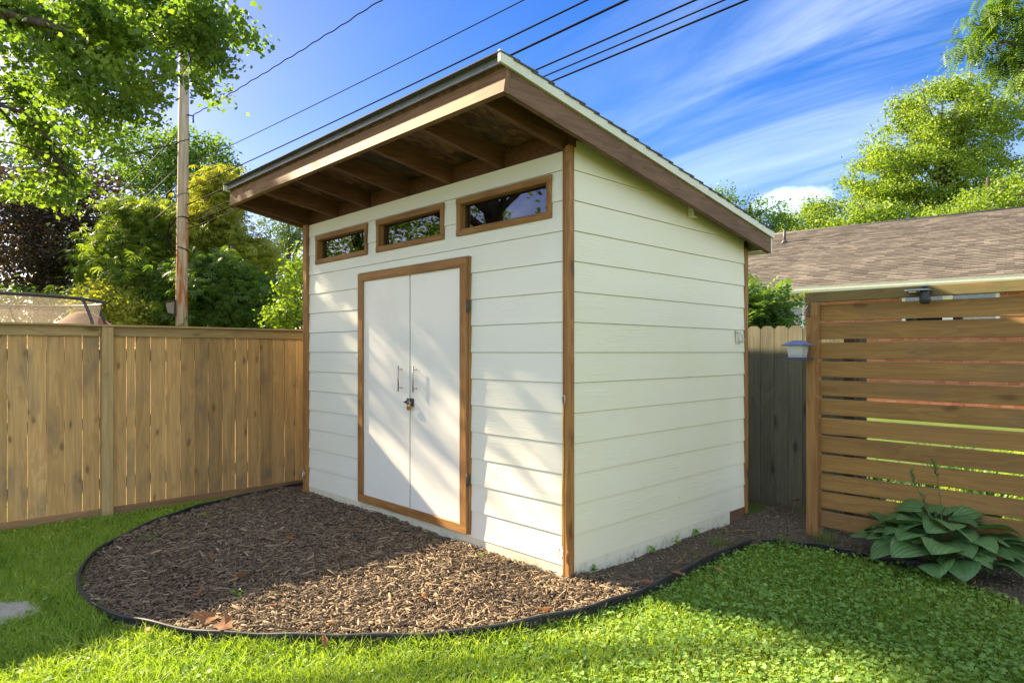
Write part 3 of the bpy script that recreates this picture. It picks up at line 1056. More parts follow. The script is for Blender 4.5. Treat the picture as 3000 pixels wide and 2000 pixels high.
for py_ in POSTS:
    MB().beam(FX + .002, FX + .062, py_ - .046, py_ + .046, -.05, 1.728, .005).build('post', 'fence_post', fence)
for a, c_ in zip(POSTS[:-1], POSTS[1:]):
    MB().beam(FX + .001, FX + .026, a + .0475, c_ - .0475, 1.640, 1.728).build('top_rail', 'fence_rail', fence)
    MB().beam(FX + .001, FX + .026, a + .0475, c_ - .0475, -.012, .068).build('kick_board', 'kick_board', fence)
    for z in (.30, .86, 1.48):
        MB().beam(FX - .058, FX - .0195, a + .002, c_ - .002, z - .045, z + .045).build('back_rail', 'fence_rail', fence)
ys = [-6.6, -4.1, -1.36, 1.1, 3.3, 5.0]
for a, c_ in zip(ys[:-1], ys[1:]):
    MB().beam(FX - .06, FX + .075, a + .001, c_ - .001, 1.7285, 1.748, .004).build('cap_board', 'fence_rail', fence)

# ================================================================== grey dog-ear fence behind the shed
gf = empty('grey_fence', (0, 3.1, 0), 'weathered grey dog-ear picket fence behind the shed', 'fence')
x = -6.0
while x < .68:
    w_ = .134
    h = 1.755 + random.uniform(-.008, .008)
    c_ = .032
    MB().prism([(x, -.02), (x + w_, -.02), (x + w_, h - c_), (x + w_ - c_, h), (x + c_, h), (x, h - c_)],
               lambda X_, z: (X_, 3.10, z), lambda X_, z: (X_, 3.116, z)).build('picket', 'grey_picket', gf)
    x += w_ + random.choice((.003, .004, .006))
for z in (.35, 1.45):
    MB().beam(-6.0, .70, 3.117, 3.155, z - .045, z + .045).build('back_rail', 'grey_picket', gf)
MB().beam(.612, .702, 3.005, 3.095, -.05, 1.72).build('post', 'brown_post', gf)

# ================================================================== horizontal slat screen
SY = 2.30
scr = empty('slat_screen', (.65, SY, 0), 'brown stained horizontal slat privacy screen behind the hosta', 'fence')
for px_ in (.598, 3.06):
    MB().beam(px_, px_ + .089, 2.215, 2.304, -.05, 1.895, .004).build('post', 'screen_post', scr)
for z1, z0 in ((1.876, 1.748), (1.729, 1.601), (1.573, 1.445), (1.423, 1.298), (1.272, 1.149), (1.124, .997), (.971, .841), (.827, .694), (.676, .544), (.522, .394), (.378, .246), (.222, .095)):
    dz = random.uniform(-.002, .002)
    mb = MB().beam(.6875, 3.0595, 2.282, 2.303, z0, z1, .003)
    mb.v = [(x_, y_, z_ + dz * (x_ - .69) - .006 * (x_ - .69) / 1.3) for x_, y_, z_ in mb.v]
    mb.build('slat', 'slat_x', scr)
mb = MB().beam(.592, 3.16, 2.213, 2.251, 1.8955, 1.974, .004)
mb.build('top_board', 'slat_top', scr)

# solar lamp on the screen's top board
sol = empty('solar_lamp', (1.445, 2.19, 1.84), 'black ribbed solar security lamp fixed to the top of the slat screen', 'lamp')
mb = MB().lathe([(.016, 0), (.030, .006), (.034, .02)] + [(.036 + (.0025 if k % 2 else -.001), .026 + k * .008) for k in range(9)] + [(.033, .1)], 20, (1.447, 2.172, 1.838))
mb.build('body', 'black_plastic', sol)
MB().lathe([(.030, 0), (.029, .010), (.022, .022), (.010, .029), (.002, .031)], 16, (1.447, 2.172, 1.938)).build('sensor_dome', 'black_plastic', sol)
mb = MB().prism([(1.335, 2.10), (1.475, 2.10), (1.488, 2.13), (1.488, 2.205), (1.335, 2.205)], lambda x_, y_: (x_, y_, 1.941 - .03 * (1.48 - x_) * 0), lambda x_, y_: (x_, y_, 1.933))
mb.build('solar_panel', 'drip_metal', sol)
MB().prism([(1.345, 2.115), (1.43, 2.115), (1.43, 2.20), (1.345, 2.20)], lambda x_, y_: (x_, y_, 1.9325), lambda x_, y_: (x_ + .006 * (1.38 - x_) * 0, y_, 1.918)).build('lamp_head', 'black_plastic', sol)
MB().beam(1.358, 1.405, 2.1135, 2.1148, 1.9205, 1.9275, .0005).build('diffuser', 'white_trim', sol)
MB().box(1.44, 1.455, 2.17, 2.2125, 1.90, 1.93).build('mount', 'black_plastic', sol)

# bird feeder hung from a bracket on the screen post
fx, fy = .575, 2.11
bf = empty('bird_feeder', (fx, fy, 1.43), 'hanging bird feeder with blue pitched roof and clear hopper beside the screen post', 'bird feeder')


def frus(w0, d0, z0, w1, d1, z1):
    mb = MB()
    mb.v = [(fx + sx * w0, fy + sy * d0, z0) for sx, sy in ((-1, -1), (1, -1), (1, 1), (-1, 1))] + \
           [(fx + sx * w1, fy + sy * d1, z1) for sx, sy in ((-1, -1), (1, -1), (1, 1), (-1, 1))]
    for k in range(4): mb.face((k, (k + 1) % 4, 4 + (k + 1) % 4, 4 + k))
    mb.face((3, 2, 1, 0)); mb.face((4, 5, 6, 7))
    return mb


frus(.100, .085, 1.547, .096, .080, 1.552).build('eave', 'dark_navy', bf)
frus(.098, .082, 1.5525, .040, .028, 1.586).build('roof', 'navy_plastic', bf)
frus(.040, .028, 1.5865, .034, .024, 1.590).build('roof_cap', 'navy_plastic', bf)
frus(.053, .045, 1.454, .064, .056, 1.5465).build('hopper', 'feeder_glass', bf)
frus(.040, .034, 1.455, .045, .04, 1.480).build('seed', 'clod', bf)
t_ = frus(.088, .078, 1.430, .092, .082, 1.4535); t_.build('tray', 'dark_navy', bf)
MB().tube([(fx, fy, 1.586), (fx, fy + .01, 1.70), (fx - .006, fy + .02, 1.765), (fx, fy + .035, 1.79)], .0012, 5).build('wire', 'wire_pale', bf)
br = empty('feeder_bracket', (.63, 2.21, 1.84), 'thin metal plant bracket on the left of the screen post', 'bracket')
MB().tube([(.627, 2.214, 1.885), (.615, 2.195, 1.865), (.585, 2.155, 1.815), (fx, fy + .035, 1.792)], .006, 8).build('arm', 'nickel', br)
MB().tube([(.625, 2.212, 1.785), (.60, 2.18, 1.795), (fx + .004, fy + .04, 1.796)], .003, 6).build('strut', 'bronze', br)
MB().beam(.619, .633, 2.2085, 2.2145, 1.775, 1.892, .001).build('back_plate', 'bronze', br)

# ================================================================== neighbouring brick house
u_c, n_c = np.array([.785, -.62]), np.array([.62, .785])
P0 = CAM + RIGHT * ((2810 - 1500) / FPX * 14.1) + FWD * 14.1
uw = RIGHT * u_c[0] + FWD * u_c[1]; nw = RIGHT * n_c[0] + FWD * n_c[1]
HANG = math.atan2(uw[1], uw[0])
house = empty('brick_house', (P0[0], P0[1], 0), 'low brick house with brown shingle roof and cream eaves beyond the slat screen', 'house')
house.rotation_euler = (0, 0, HANG)
HO = np.array([P0[0], P0[1], 0])


def hworld(t, off, z):
    return HO + uw * t + nw * off + np.array([0, 0, z])


def hpart(mb, name, m, parent=house):
    a = np.array(mb.v); c_ = (a.min(0) + a.max(0)) / 2
    me = mb.mesh(name, tuple(c_))
    o = bpy.data.objects.new(name, me); COL.objects.link(o); me.materials.append(MATS[m])
    o.parent = parent
    o.location = Vector(c_) - (Vector((0, 0, 0)) if parent is house else parent.location)
    return o


T0, T1, HB = -10.0, 5.0, 10.0
EZ, RZ_, EO, RO = 3.03, 5.305, -.45, 5.0
pit = (RZ_ - EZ) / (RO - EO)
W2 = (-1.064, .70, 1.86, 2.78)
W1 = (-4.02, -3.13, 1.75, 2.80)
mb = MB()
# wall backing with the two window openings
xsn = [T0, W1[0] + .03, W1[1] - .03, W2[0] + .03, W2[1] - .03, T1]
for i in range(5):
    if i in (1, 3):
        w_ = W1 if i == 1 else W2
        mb.box(xsn[i], xsn[i + 1], 0, .2, -.1, w_[2] + .03); mb.box(xsn[i], xsn[i + 1], 0, .2, w_[3] - .03, 3.0)
    else:
        mb.box(xsn[i], xsn[i + 1], 0, .2, -.1, 3.0)
wall = hpart(mb, 'wall', 'mortar')
hpart(MB().box(T0, T0 + .2, .2, HB, -.1, 3.0), 'side_wall', 'mortar')
hpart(MB().box(T1 - .2, T1, .2, HB, -.1, 3.0), 'side_wall', 'mortar')
hpart(MB().box(T0 + .2, T1 - .2, HB - .2, HB, -.1, 3.0), 'back_wall', 'mortar')
hpart(MB().box(T0 + .2, T1 - .2, .6, .62, 0, 3.0), 'room_partition', 'interior')
# bricks
gaps = [(1.876, 1.8955), (1.729, 1.748), (1.573, 1.601), (1.423, 1.445), (1.272, 1.298), (1.124, 1.149), (.971, .997), (.827, .841), (.676, .694), (.522, .544)]
BL, BH = .213, .0668
bricks = []
for r_ in range(int(2.79 / BH)):
    z = r_ * BH
    t = -6.2 + (r_ % 2) * BL / 2
    while t < 3.4:
        zz0, zz1, a, c_ = z + .005, z + BH - .005, t + .005, t + BL - .005
        t += BL
        for w_ in (W1, W2):
            if zz1 > w_[2] - .08 and zz0 < w_[3] and c_ > w_[0] and a < w_[1]:
                if a < w_[0] < c_: c_ = w_[0] - .004
                elif a < w_[1] < c_: a = w_[1] + .004
                else: a = c_
        if c_ - a > .03: bricks.append((a, c_, zz0, zz1, 0))
for w_ in (W1, W2):                       # rowlock sills
    t = w_[0] - .03
    while t < w_[1] + .03:
        bricks.append((t + .004, t + .063, w_[2] - .105, w_[2] - .004, 1)); t += .0668


def gap_seen(br_):
    p = hworld((br_[0] + br_[1]) / 2, 0, (br_[2] + br_[3]) / 2)
    d = p - CAM
    s = (SY - .02 - CAM[1]) / d[1]
    q = CAM + d * s
    px_, py_, dd = project(p)
    if px_ < 2490 or px_ > 3010: return 9 + dd
    return min(abs(q[2] - (g0 + g1) / 2) for g0, g1 in gaps) + (0 if q[2] > .95 else 5)


bricks.sort(key=gap_seen)
cache = {}
mass = MB(); mt = []
for i, (a, c_, z0, z1, k) in enumerate(bricks):
    key = (round(c_ - a, 3), round(z1 - z0, 3))
    off = random.uniform(-.014, -.009) - .02 * k
    if i < 300:
        if key not in cache:
            cache[key] = MB().box(-key[0] / 2, key[0] / 2, 0, .03, -key[1] / 2, key[1] / 2).mesh('brick')
            cache[key].materials.append(MATS['brick'])
        o = bpy.data.objects.new('brick', cache[key]); COL.objects.link(o)
        o.parent = wall
        o.location = Vector(((a + c_) / 2, off, (z0 + z1) / 2)) - wall.location
    else:
        mass.box(a, c_, off, off + .02, z0, z1); mt += [random.random()] * 8
o = hpart(mass, 'brick_courses', 'brick_mass', wall)
at_ = o.data.attributes.new('tint', 'FLOAT', 'POINT'); at_.data.foreach_set('value', np.array(mt, np.float32))
o['kind'] = 'stuff'

# eaves
hpart(MB().box(T0 - .3, T1 + .3, EO + .02, .02, 2.862, 2.88), 'soffit', 'cream_paint')
hpart(MB().box(T0, T1, -.035, -.001, 2.79, 2.861), 'frieze', 'cream_paint')
hpart(MB().box(T0 - .3, T1 + .3, EO, EO + .019, 2.835, 3.02), 'eave_board', 'cream_paint')
gp = [(EO - .002, 2.885), (EO - .085, 2.90), (EO - .10, 2.95), (EO - .105, 3.03), (EO - .112, 3.036), (EO - .098, 3.038), (EO - .090, 3.025), (EO - .085, 2.925), (EO - .002, 2.91)]
hpart(MB().prism(gp, lambda y_, z_: (T0 - .3, y_, z_), lambda y_, z_: (T1 + .3, y_, z_)), 'gutter', 'gutter_paint')
for t in (-3.55, -1.9, -.3, 1.1):
    hpart(MB().tube([(t, EO - .008, 2.86), (t, EO - .0005, 2.86)], .016, 10), 'soffit_vent', 'cream_paint')
# roof slab
roof = hpart(MB().prism([(EO - .03, EZ - .03), (RO, RZ_ - .02), (2 * RO - EO + .03, EZ - .03), (2 * RO - EO + .03, EZ - .08), (RO, RZ_ - .09), (EO - .03, EZ - .08)],
                        lambda y_, z_: (T0 - .35, y_, z_), lambda y_, z_: (T1 + .35, y_, z_)), 'roof', 'underlay')
for s in (T0 + .001, T1 - .2):
    hpart(MB().prism([(.0, 3.0), (HB, 3.0), (RO, 5.2)], lambda y_, z_: (s, y_, z_), lambda y_, z_: (s + .199, y_, z_)), 'gable', 'mortar')
NC = 46
slope = math.hypot(RO - EO + .03, RZ_ - EZ)
ca, sa = (RO - EO) / math.hypot(RO - EO, RZ_ - EZ), (RZ_ - EZ) / math.hypot(RO - EO, RZ_ - EZ)
exp_ = slope / NC
tabs = []
for k in range(NC):
    t = T0 - .35 + (k % 2) * .152 + random.uniform(-.02, .02)
    while t < T1 + .3:
        tabs.append((t, k)); t += .305


def tabkey(tk):
    t, k = tk
    s = k * exp_
    p = hworld(t + .15, EO - .03 + s * ca, EZ + s * sa)
    px_, py_, d_ = project(p)
    return d_ + (0 if 2330 < px_ < 3000 else 100)


tabs.sort(key=tabkey)


def tabverts(mb, t, s, w, tone):
    """a shingle tab: thick butt edge at the low end"""
    i = len(mb.v)
    for ds, th in ((0, .016), (exp_ + .03, .004)):
        for tt in (t, t + w):
            for q in (-.012 + (.006 if ds else 0), th):
                y_ = EO - .03 + (s + ds) * ca - q * sa; z_ = EZ - .01 + (s + ds) * sa + q * ca
                mb.v.append((tt, y_, z_))
    for q in ((0, 2, 3, 1), (1, 3, 7, 5), (0, 1, 5, 4), (2, 6, 7, 3), (4, 5, 7, 6)):
        mb.face([i + k for k in q])


tabm = MB(); tabverts(tabm, 0, 0, .301, 0)
tabme = tabm.mesh('shingle', (0, EO - .03, EZ - .01)); tabme.materials.append(MATS['house_shingle'])
mass = MB(); mt = []
for i, (t, k) in enumerate(tabs):
    s = k * exp_
    if i < 300:
        o = bpy.data.objects.new('shingle', tabme); COL.objects.link(o); o.parent = roof
        o.location = Vector((t, EO - .03 + s * ca, EZ - .01 + s * sa)) - roof.location
    else:
        tabverts(mass, t, s, .301, 0); mt += [random.random()] * 8
o = hpart(mass, 'shingle_field', 'house_shingle_mass', roof)
at_ = o.data.attributes.new('tint', 'FLOAT', 'POINT'); at_.data.foreach_set('value', np.array(mt, np.float32))
o['kind'] = 'stuff'
hpart(MB().tube([(T0 - .35, RO, RZ_ + .005), (T1 + .35, RO, RZ_ + .005)], .045, 8), 'ridge_cap', 'lead_pipe', roof)
# plumbing vent pipe
vs = 4.63
vp = hpart(MB().tube([(-4.68, EO + vs * ca, EZ + vs * sa - .05), (-4.68, EO + vs * ca, EZ + vs * sa + .42)], .045, 12).lathe([(.13, -.03), (.07, .06), (.05, .09)], 12, (-4.68, EO + vs * ca, EZ + vs * sa)), 'vent_pipe', 'lead_pipe', roof)


def house_window(x0, x1, z0, z1, mull, mid, curt):
    fr_ = hpart(MB().box(x0, x1, -.03, .05, z1 - .06, z1), 'window', 'window_paint')
    hpart(MB().box(x0, x1, -.03, .05, z0, z0 + .06), 'sill', 'window_paint', fr_)
    for a, c_ in [(x0, x0 + .065), (x1 - .065, x1)] + mull:
        hpart(MB().box(a, c_, -.028, .05, z0 + .06, z1 - .06), 'mullion', 'window_paint', fr_)
    if mid: hpart(MB().box(x0 + .066, x1 - .066, -.02, .05, mid - .02, mid + .02), 'meeting_rail', 'window_paint', fr_)
    hpart(MB().box(x0 + .05, x1 - .05, .03, .034, z0 + .05, z1 - .05), 'pane', 'glass', fr_)
    for a, c_ in curt:
        mb = MB(); n = max(6, int((c_ - a) / .02))
        for k in range(n + 1):
            x_ = a + (c_ - a) * k / n
            for z_ in (z0 - .05, z1 + .02): mb.v.append((x_, .12 + .018 * math.sin(k * 1.9), z_))
        for k in range(n): mb.face((2 * k, 2 * k + 2, 2 * k + 3, 2 * k + 1), True)
        hpart(mb, 'curtain', 'curtain', fr_)


house_window(*W2, [(-.30, -.115)], None, [(-1.0, -.80), (.02, .66)])
house_window(*W1, [], 2.30, [])

# ================================================================== utility pole and cables
PB = at_depth(532, 1030, 16.0)
pole = empty('utility_pole', (PB[0], PB[1], 0), 'tall weathered wooden utility pole behind the board fence', 'utility pole')
mb = MB().tube([(PB[0], PB[1], -.2), (PB[0] + .02, PB[1], 3), (PB[0] + .05, PB[1] + .02, 6), (PB[0] + .07, PB[1] + .04, 9.6)], [.148, .138, .122, .108], 24)
mb.build('shaft', 'pole_wood', pole)
for z, k in ((6.62, 0), (5.30, 1), (4.72, 2), (3.98, 3)):
    r_ = .148 - .004 * z + .004
    ring_ = [(PB[0] + .045 + r_ * math.cos(a), PB[1] + .02 + r_ * math.sin(a), z + .05 * math.sin(a + k)) for a in np.linspace(0, 2 * math.pi, 19)]
    MB().tube(ring_, .012, 5, caps=False).build('strap', 'wire_black' if k != 1 else 'wire_pale', pole)
e = RIGHT * .13 - FWD * .02
MB().tube([tuple(PB + [0.06, 0, 0] + e + np.array([0, 0, 6.05 - 1.5 + 1.2])), tuple(PB + e * 2.2 + np.array([0.06, 0, 5.72])), tuple(PB + e * 2.2 + np.array([0.06, 0, 5.55]))], .02, 6).build('insulator', 'bronze', pole)
MB().tube([tuple(PB - RIGHT * .13 - FWD * .03 + np.array([0, 0, z - .0])) for z in (2.9, 2.6, 2.2)], .02, 6)
for k, dx in enumerate((-.17, -.20, -.16)):
    p0 = PB + RIGHT * -.12 + np.array([0, 0, 3.9 - 1.5 + 1.0 - .15 * k])
    MB().tube(spline([p0, p0 + RIGHT * (dx) + np.array([0, 0, -.25]), p0 + RIGHT * (dx * 1.1) + np.array([0, 0, -.55]), p0 + RIGHT * -.06 + np.array([0, 0, -.75])], 12), .012, 5).build('loop_cable', 'wire_black', pole)

nb_ = at_depth(507, 900, 15.88)
nbx = empty('nest_box', nb_ - np.array([0, 0, .2]), 'small grey nest box fixed to the left side of the utility pole', 'nest box')
a0 = math.atan2(RIGHT[1], RIGHT[0])


def nbm(mb, name, m):
    o = link(name, mb.mesh(name), m, nbx, tuple(nb_)); o.rotation_euler = (0, 0, a0); return o


nbm(MB().prism([(-.075, -.13), (.06, -.16), (.06, .13), (-.115, .10)], lambda x_, z_: (x_, -.09, z_), lambda x_, z_: (x_, .09, z_)), 'box', 'bird_box')
nbm(MB().prism([(-.17, .105), (.07, .145), (.07, .165), (-.17, .125)], lambda x_, z_: (x_, -.11, z_), lambda x_, z_: (x_, .11, z_)), 'roof', 'brown_post')
nbm(MB().prism([(-.14, .09), (-.095, -.135), (-.075, -.13), (-.118, .10)], lambda x_, z_: (x_, -.08, z_), lambda x_, z_: (x_, .08, z_)), 'front', 'bird_box')
nbm(MB().box(.0605, .078, -.06, .06, -.22, .18), 'back_plate', 'brown_post')


def cable(A, B, rad, label, t1=1.7, sag=0.25, m='wire_black', wav=0.0, n=60):
    A, B = np.array(A), np.array(B)
    pts = []
    for k in range(n + 1):
        t = k / n * t1
        p = A + (B - A) * t
        p[2] -= sag * (4 * t * (1 - t)) * .25
        if wav: p = p + np.array([0, 0, wav * math.sin(k * 1.7) + wav * .5 * math.sin(k * .61)])
        pts.append(tuple(p))
    return tag(MB().tube(pts, rad, 6).build('overhead_cable', m), label, 'cable', 'overhead cables')


def same_z(px, py, z):
    d = ray(px, py)
    return CAM + d * (z - CAMH) / d[2]


for (ax, ay), bx, rad, lab, wav, n in (
        ((566, 338), 1118, .014, 'twisted black service cable sloping up from the pole, uppermost on the left', .010, 90),
        ((548, 487), 1536, .010, 'second overhead cable from the left, thin and faint near the pole', 0, 40),
        ((548, 555), 1722, .014, 'third overhead cable from the left, passing above the shed eave', 0, 40),
        ((548, 600), 1838, .017, 'thick lower overhead cable that meets the peak of the shed roof', 0, 40),
        ((548, 640), 2040, .012, 'first of three thin cables rising behind the right slope of the shed roof', 0, 40),
        ((548, 655), 2124, .010, 'middle of three thin cables rising behind the right slope of the shed roof', 0, 40),
        ((548, 672), 2190, .012, 'lowest of three thin cables rising behind the right slope of the shed roof', 0, 40)):
    A = at_depth(ax, ay, 15.9)
    cable(A, same_z(bx, 0, A[2]), rad * .78, lab, 1.55, .12, 'wire_black', wav, n)
A = at_depth(524, 420, 16.0)
cable(A, same_z(0, 505, A[2]), .014, 'dark cable running left from the pole below the maple branches', 1.5, .3)
for i, (ay, bx, by) in enumerate(((152, 0, 842), (386, 83, 861), (489, 115, 867), (538, 137, 870), (586, 163, 874))):
    A = at_depth(522, ay, 16.1)
    cable(A, same_z(bx, by, A[2]), .012 + .004 * (i > 0), '%s pale distant cable falling away to the left of the utility pole' % ('leftmost', 'second', 'third', 'fourth', 'rightmost')[i], 1.25, 0.0, 'wire_pale')

# ================================================================== trampoline and tent behind the board fence
TC = CAM + RIGHT * -8.75 + FWD * 10.8; TC[2] = 0
tr_ = empty('trampoline', (TC[0], TC[1], 0), 'round trampoline with dark safety net behind the board fence', 'trampoline')
TR = 1.72
ringz = 2.36


def circ(r_, z, n=49):
    return [(TC[0] + r_ * math.cos(a), TC[1] + r_ * math.sin(a), z) for a in np.linspace(0, 2 * math.pi, n)]


MB().tube(circ(TR, ringz), .026, 8, caps=False).build('top_ring', 'tramp_pad', tr_)
MB().tube(circ(TR + .1, .85), .045, 8, caps=False).build('pad_ring', 'tramp_pad', tr_)
mb = MB().lathe([(TR + .05, .84), (TR + .05, .85)], 40, (TC[0], TC[1], 0)); mb.build('jumping_mat', 'tramp_pad', tr_)
mb = MB(); n = 64
for k in range(n):
    a = 2 * math.pi * k / n
    for r_, z in ((TR - .04, ringz - .01), (TR - .16, 1.6), (TR - .12, .9)):
        mb.v.append((TC[0] + r_ * math.cos(a), TC[1] + r_ * math.sin(a), z))
for k in range(n):
    for j in (0, 1):
        q = 3 * k + j; w_ = 3 * ((k + 1) % n) + j
        mb.face((q, w_, w_ + 1, q + 1), True)
mb.build('safety_net', 'net', tr_)
base_a = math.atan2(RIGHT[1], RIGHT[0])
for k, da in enumerate((-4, -58, -112, 56, 116, 176)):
    a = base_a + R(da)
    ps = [(TC[0] + r_ * math.cos(a), TC[1] + r_ * math.sin(a), z) for r_, z in ((TR, ringz + .03), (TR + .10, ringz - .12), (TR + .22, 1.9), (TR + .26, 1.4), (TR + .20, .8), (TR + .12, 0))]
    MB().tube(spline(ps, 16), .024, 8).build('pole', 'tramp_pole', tr_)

TP = at_depth(246, 1030, 13.5)
tent = empty('garden_tent', (TP[0], TP[1], 0), 'rust brown peaked garden tent top showing behind the trampoline', 'tent')
mb = MB().lathe([(1.15, 1.70), (1.0, 1.80), (.62, 2.0), (.38, 2.16), (.24, 2.27), (.10, 2.32), (.02, 2.33)], 12, (TP[0], TP[1], 0))
mb.build('canopy', 'tent_canvas', tent)
for k in range(4):
    a = k * math.pi / 2 + .4
    MB().tube([(TP[0] + 1.05 * math.cos(a), TP[1] + 1.05 * math.sin(a), 0), (TP[0] + 1.05 * math.cos(a), TP[1] + 1.05 * math.sin(a), 1.74)], .025, 8).build('pole', 'tramp_pole', tent)


# ================================================================== trees
DIAMOND = (np.array([(0, -.5, 0), (.27, .02, .07), (0, .5, -.06), (-.27, .02, .07)], float), np.array([(0, 1, 2), (0, 2, 3)]))
_a = [(-90, .24), (-50, .42), (-22, .36), (12, .54), (46, .40), (90, .62), (134, .40), (168, .54), (202, .36), (230, .42)]
MAPLE = (np.array([(0, 0, .05)] + [(r_ * math.cos(R(a)), r_ * math.sin(R(a)), -.10 * r_) for a, r_ in _a]),
         np.array([(0, 1 + k, 1 + (k + 1) % 10) for k in range(10)]))
_sv, _sf = [], []
for k in range(5):                        # feathery spray: narrow fronds fanning from one twig
    a = R(-50 + 25 * k); l_ = 1.0 - .12 * abs(k - 2); w_ = .055
    d_ = np.array([math.sin(a), math.cos(a)]); s_ = np.array([d_[1], -d_[0]])
    i = len(_sv)
    _sv += [(*(s_ * w_ * -.5), 0), (*(s_ * w_ * .5), 0), (*(d_ * l_ * .6 + s_ * w_), -.06), (*(d_ * l_ * .6 - s_ * w_), -.06), (*(d_ * l_), -.22)]
    _sf += [(i, i + 1, i + 2), (i, i + 2, i + 3), (i + 3, i + 2, i + 4)]
SPRAY = (np.array(_sv, float), np.array(_sf))
_sv, _sf = [], []
for k in range(7):                        # pinnate leaf: paired leaflets along a drooping stalk
    yy = .1 + k * .14
    for s in (-1, 1):
        i = len(_sv); zz_ = -.28 * yy * yy
        _sv += [(0, yy, zz_), (s * .14, yy - .02, zz_ - .02), (s * .25, yy + .08, zz_ - .06), (s * .11, yy + .09, zz_ - .01)]
        _sf += [(i, i + 1, i + 2), (i, i + 2, i + 3)]
PINNATE = (np.array(_sv, float), np.array(_sf))


def ell(px, py, rx, ry, d, rd):
    return (at_depth(px, py, d), rx * d / FPX, rd, ry * d / FPX)


def clumps(ells, n, shell=0.5):
    vol = np.array([e_[1] * e_[2] * e_[3] for e_ in ells]) ** .72
    pick = rng.choice(len(ells), n, p=vol / vol.sum())
    v = rng.normal(size=(n, 3)); v /= np.linalg.norm(v, axis=1)[:, None]
    rr = (shell + (1 - shell) * rng.random(n)) ** .8
    v *= rr[:, None]
    out = np.empty((n, 3))
    for i, e_ in enumerate(ells):
        k = pick == i
        out[k] = e_[0] + v[k, :1] * e_[1] * RIGHT + v[k, 1:2] * e_[2] * FWD + v[k, 2:] * e_[3] * np.array([0, 0, 1])
    return out


def leaves(name, mat, parent, cl, per, cr, size, tmpl, flat=.55, up=.8, keep=None, tilt=None, spread=.35):
    n = len(cl) * per
    base = np.repeat(cl, per, 0)
    g = rng.normal(size=(n, 3)) * cr * .55
    g[:, 2] *= flat
    P = base + g
    tint = np.clip(np.repeat(rng.random(len(cl)), per) * .55 + rng.random(n) * .45 + rng.normal(size=n) * .05, 0, 1)
    sz = size * (.65 + .7 * rng.random(n))
    if keep is not None:
        k = keep(P); P, tint, sz = P[k], tint[k], sz[k]; n = len(P)
    yaw = rng.random(n) * 2 * math.pi
    if tilt is None:
        pitch = rng.normal(size=n) * up; roll = rng.normal(size=n) * up
    else:
        pitch = rng.normal(size=n) * .25; roll = tilt + rng.normal(size=n) * spread
    V, F, t = scatter(tmpl[0], tmpl[1], P, rot_zyx(yaw, pitch, roll), sz, tint)
    c0 = np.array(wloc(parent))
    me = np_mesh(name, V - c0, F, t)
    return link(name, me, mat, parent, tuple(c0))


def trunk(parent, base, top, r0, cl, nl, rl=.25, start=.35, bend=.3):
    base, top = np.array(base, float), np.array(top, float)
    mb = MB()
    mid = [base + (top - base) * t + np.array([math.sin(t * 5) * bend * .4, math.cos(t * 4) * bend * .4, 0]) * t for t in np.linspace(0, 1, 9)]
    mb.tube(mid, [r0 * (1.25 if k == 0 else 1 - .085 * k) for k in range(9)], 10)
    if len(cl):
        for q in cl[rng.choice(len(cl), min(nl, len(cl)), replace=False)]:
            t0 = start + (1 - start) * rng.random() * .9
            h = base + (top - base) * t0
            if q[2] < h[2] + .3: h = base + (top - base) * max(.12, start * .8)
            m1 = h + (q - h) * .4 + np.array([0, 0, .12 * np.linalg.norm(q - h)]) + rng.normal(size=3) * .1
            m2 = h + (q - h) * .75 + np.array([0, 0, .06 * np.linalg.norm(q - h)]) + rng.normal(size=3) * .12
            mb.tube(spline([h, m1, m2, q], 9), list(np.linspace(r0 * rl, r0 * .035, 9)), 6)
    return mb.build('trunk', 'bark', parent)


def tree(name, label, cat, mat, bpx, d, top_py, ells, n, per, cr, size, tmpl=DIAMOND, r0=.25, nl=30, group=None, shell=.45, **kw):
    bp = at_depth(bpx, YH, d); bp[2] = 0
    t = empty(name, tuple(bp), label, cat, group)
    E_ = [ell(*e_) for e_ in ells]
    cl = clumps(E_, n, shell)
    tp = at_depth(bpx + 4, top_py, d)
    trunk(t, bp, tp, r0, cl, nl)
    leaves('crown', mat, t, cl, per, cr, size, tmpl, **kw)
    return t


# near maple whose low boughs hang into the top left
mt_ = empty('maple_tree', (-9.6, -8.4, 0), 'large maple reaching leafy boughs into the upper left over the fence', 'tree')
S_ = 1.2755
BL_ = [(30, 40, 80, 60), (120, 45, 80, 55), (210, 35, 80, 55), (300, 30, 70, 50), (390, 25, 70, 45), (470, 30, 60, 40), (520, 60, 42, 22), (452, 88, 60, 36),
       (480, 128, 40, 20), (440, 150, 38, 30), (400, 165, 18, 22), (455, 192, 28, 14), (400, 85, 50, 36), (60, 130, 80, 46), (150, 110, 70, 46), (230, 100, 60, 42),
       (310, 90, 55, 36), (40, 215, 60, 46), (120, 205, 60, 44), (190, 185, 60, 40), (255, 165, 50, 32), (310, 185, 40, 24), (345, 215, 28, 14),
       (60, 285, 75, 40), (30, 350, 60, 44), (100, 345, 60, 40), (160, 300, 50, 40), (60, 415, 60, 34), (140, 415, 42, 30), (215, 250, 50, 34),
       (275, 245, 40, 26), (325, 235, 36, 16), (200, 330, 46, 34), (120, 455, 26, 18), (20, 445, 26, 20), (560, 55, 16, 10)]
vis = []
for i, (x, y, a, c_) in enumerate(BL_):
    d_ = 9.3 + 1.2 * math.sin(i * 2.3)
    vis.append(ell(x * S_, y * S_, a * S_ * .80, c_ * S_ * .72, d_, .8))
cl_v = clumps(vis, 620, .10)
lit_seed = rng.random((40, 2))


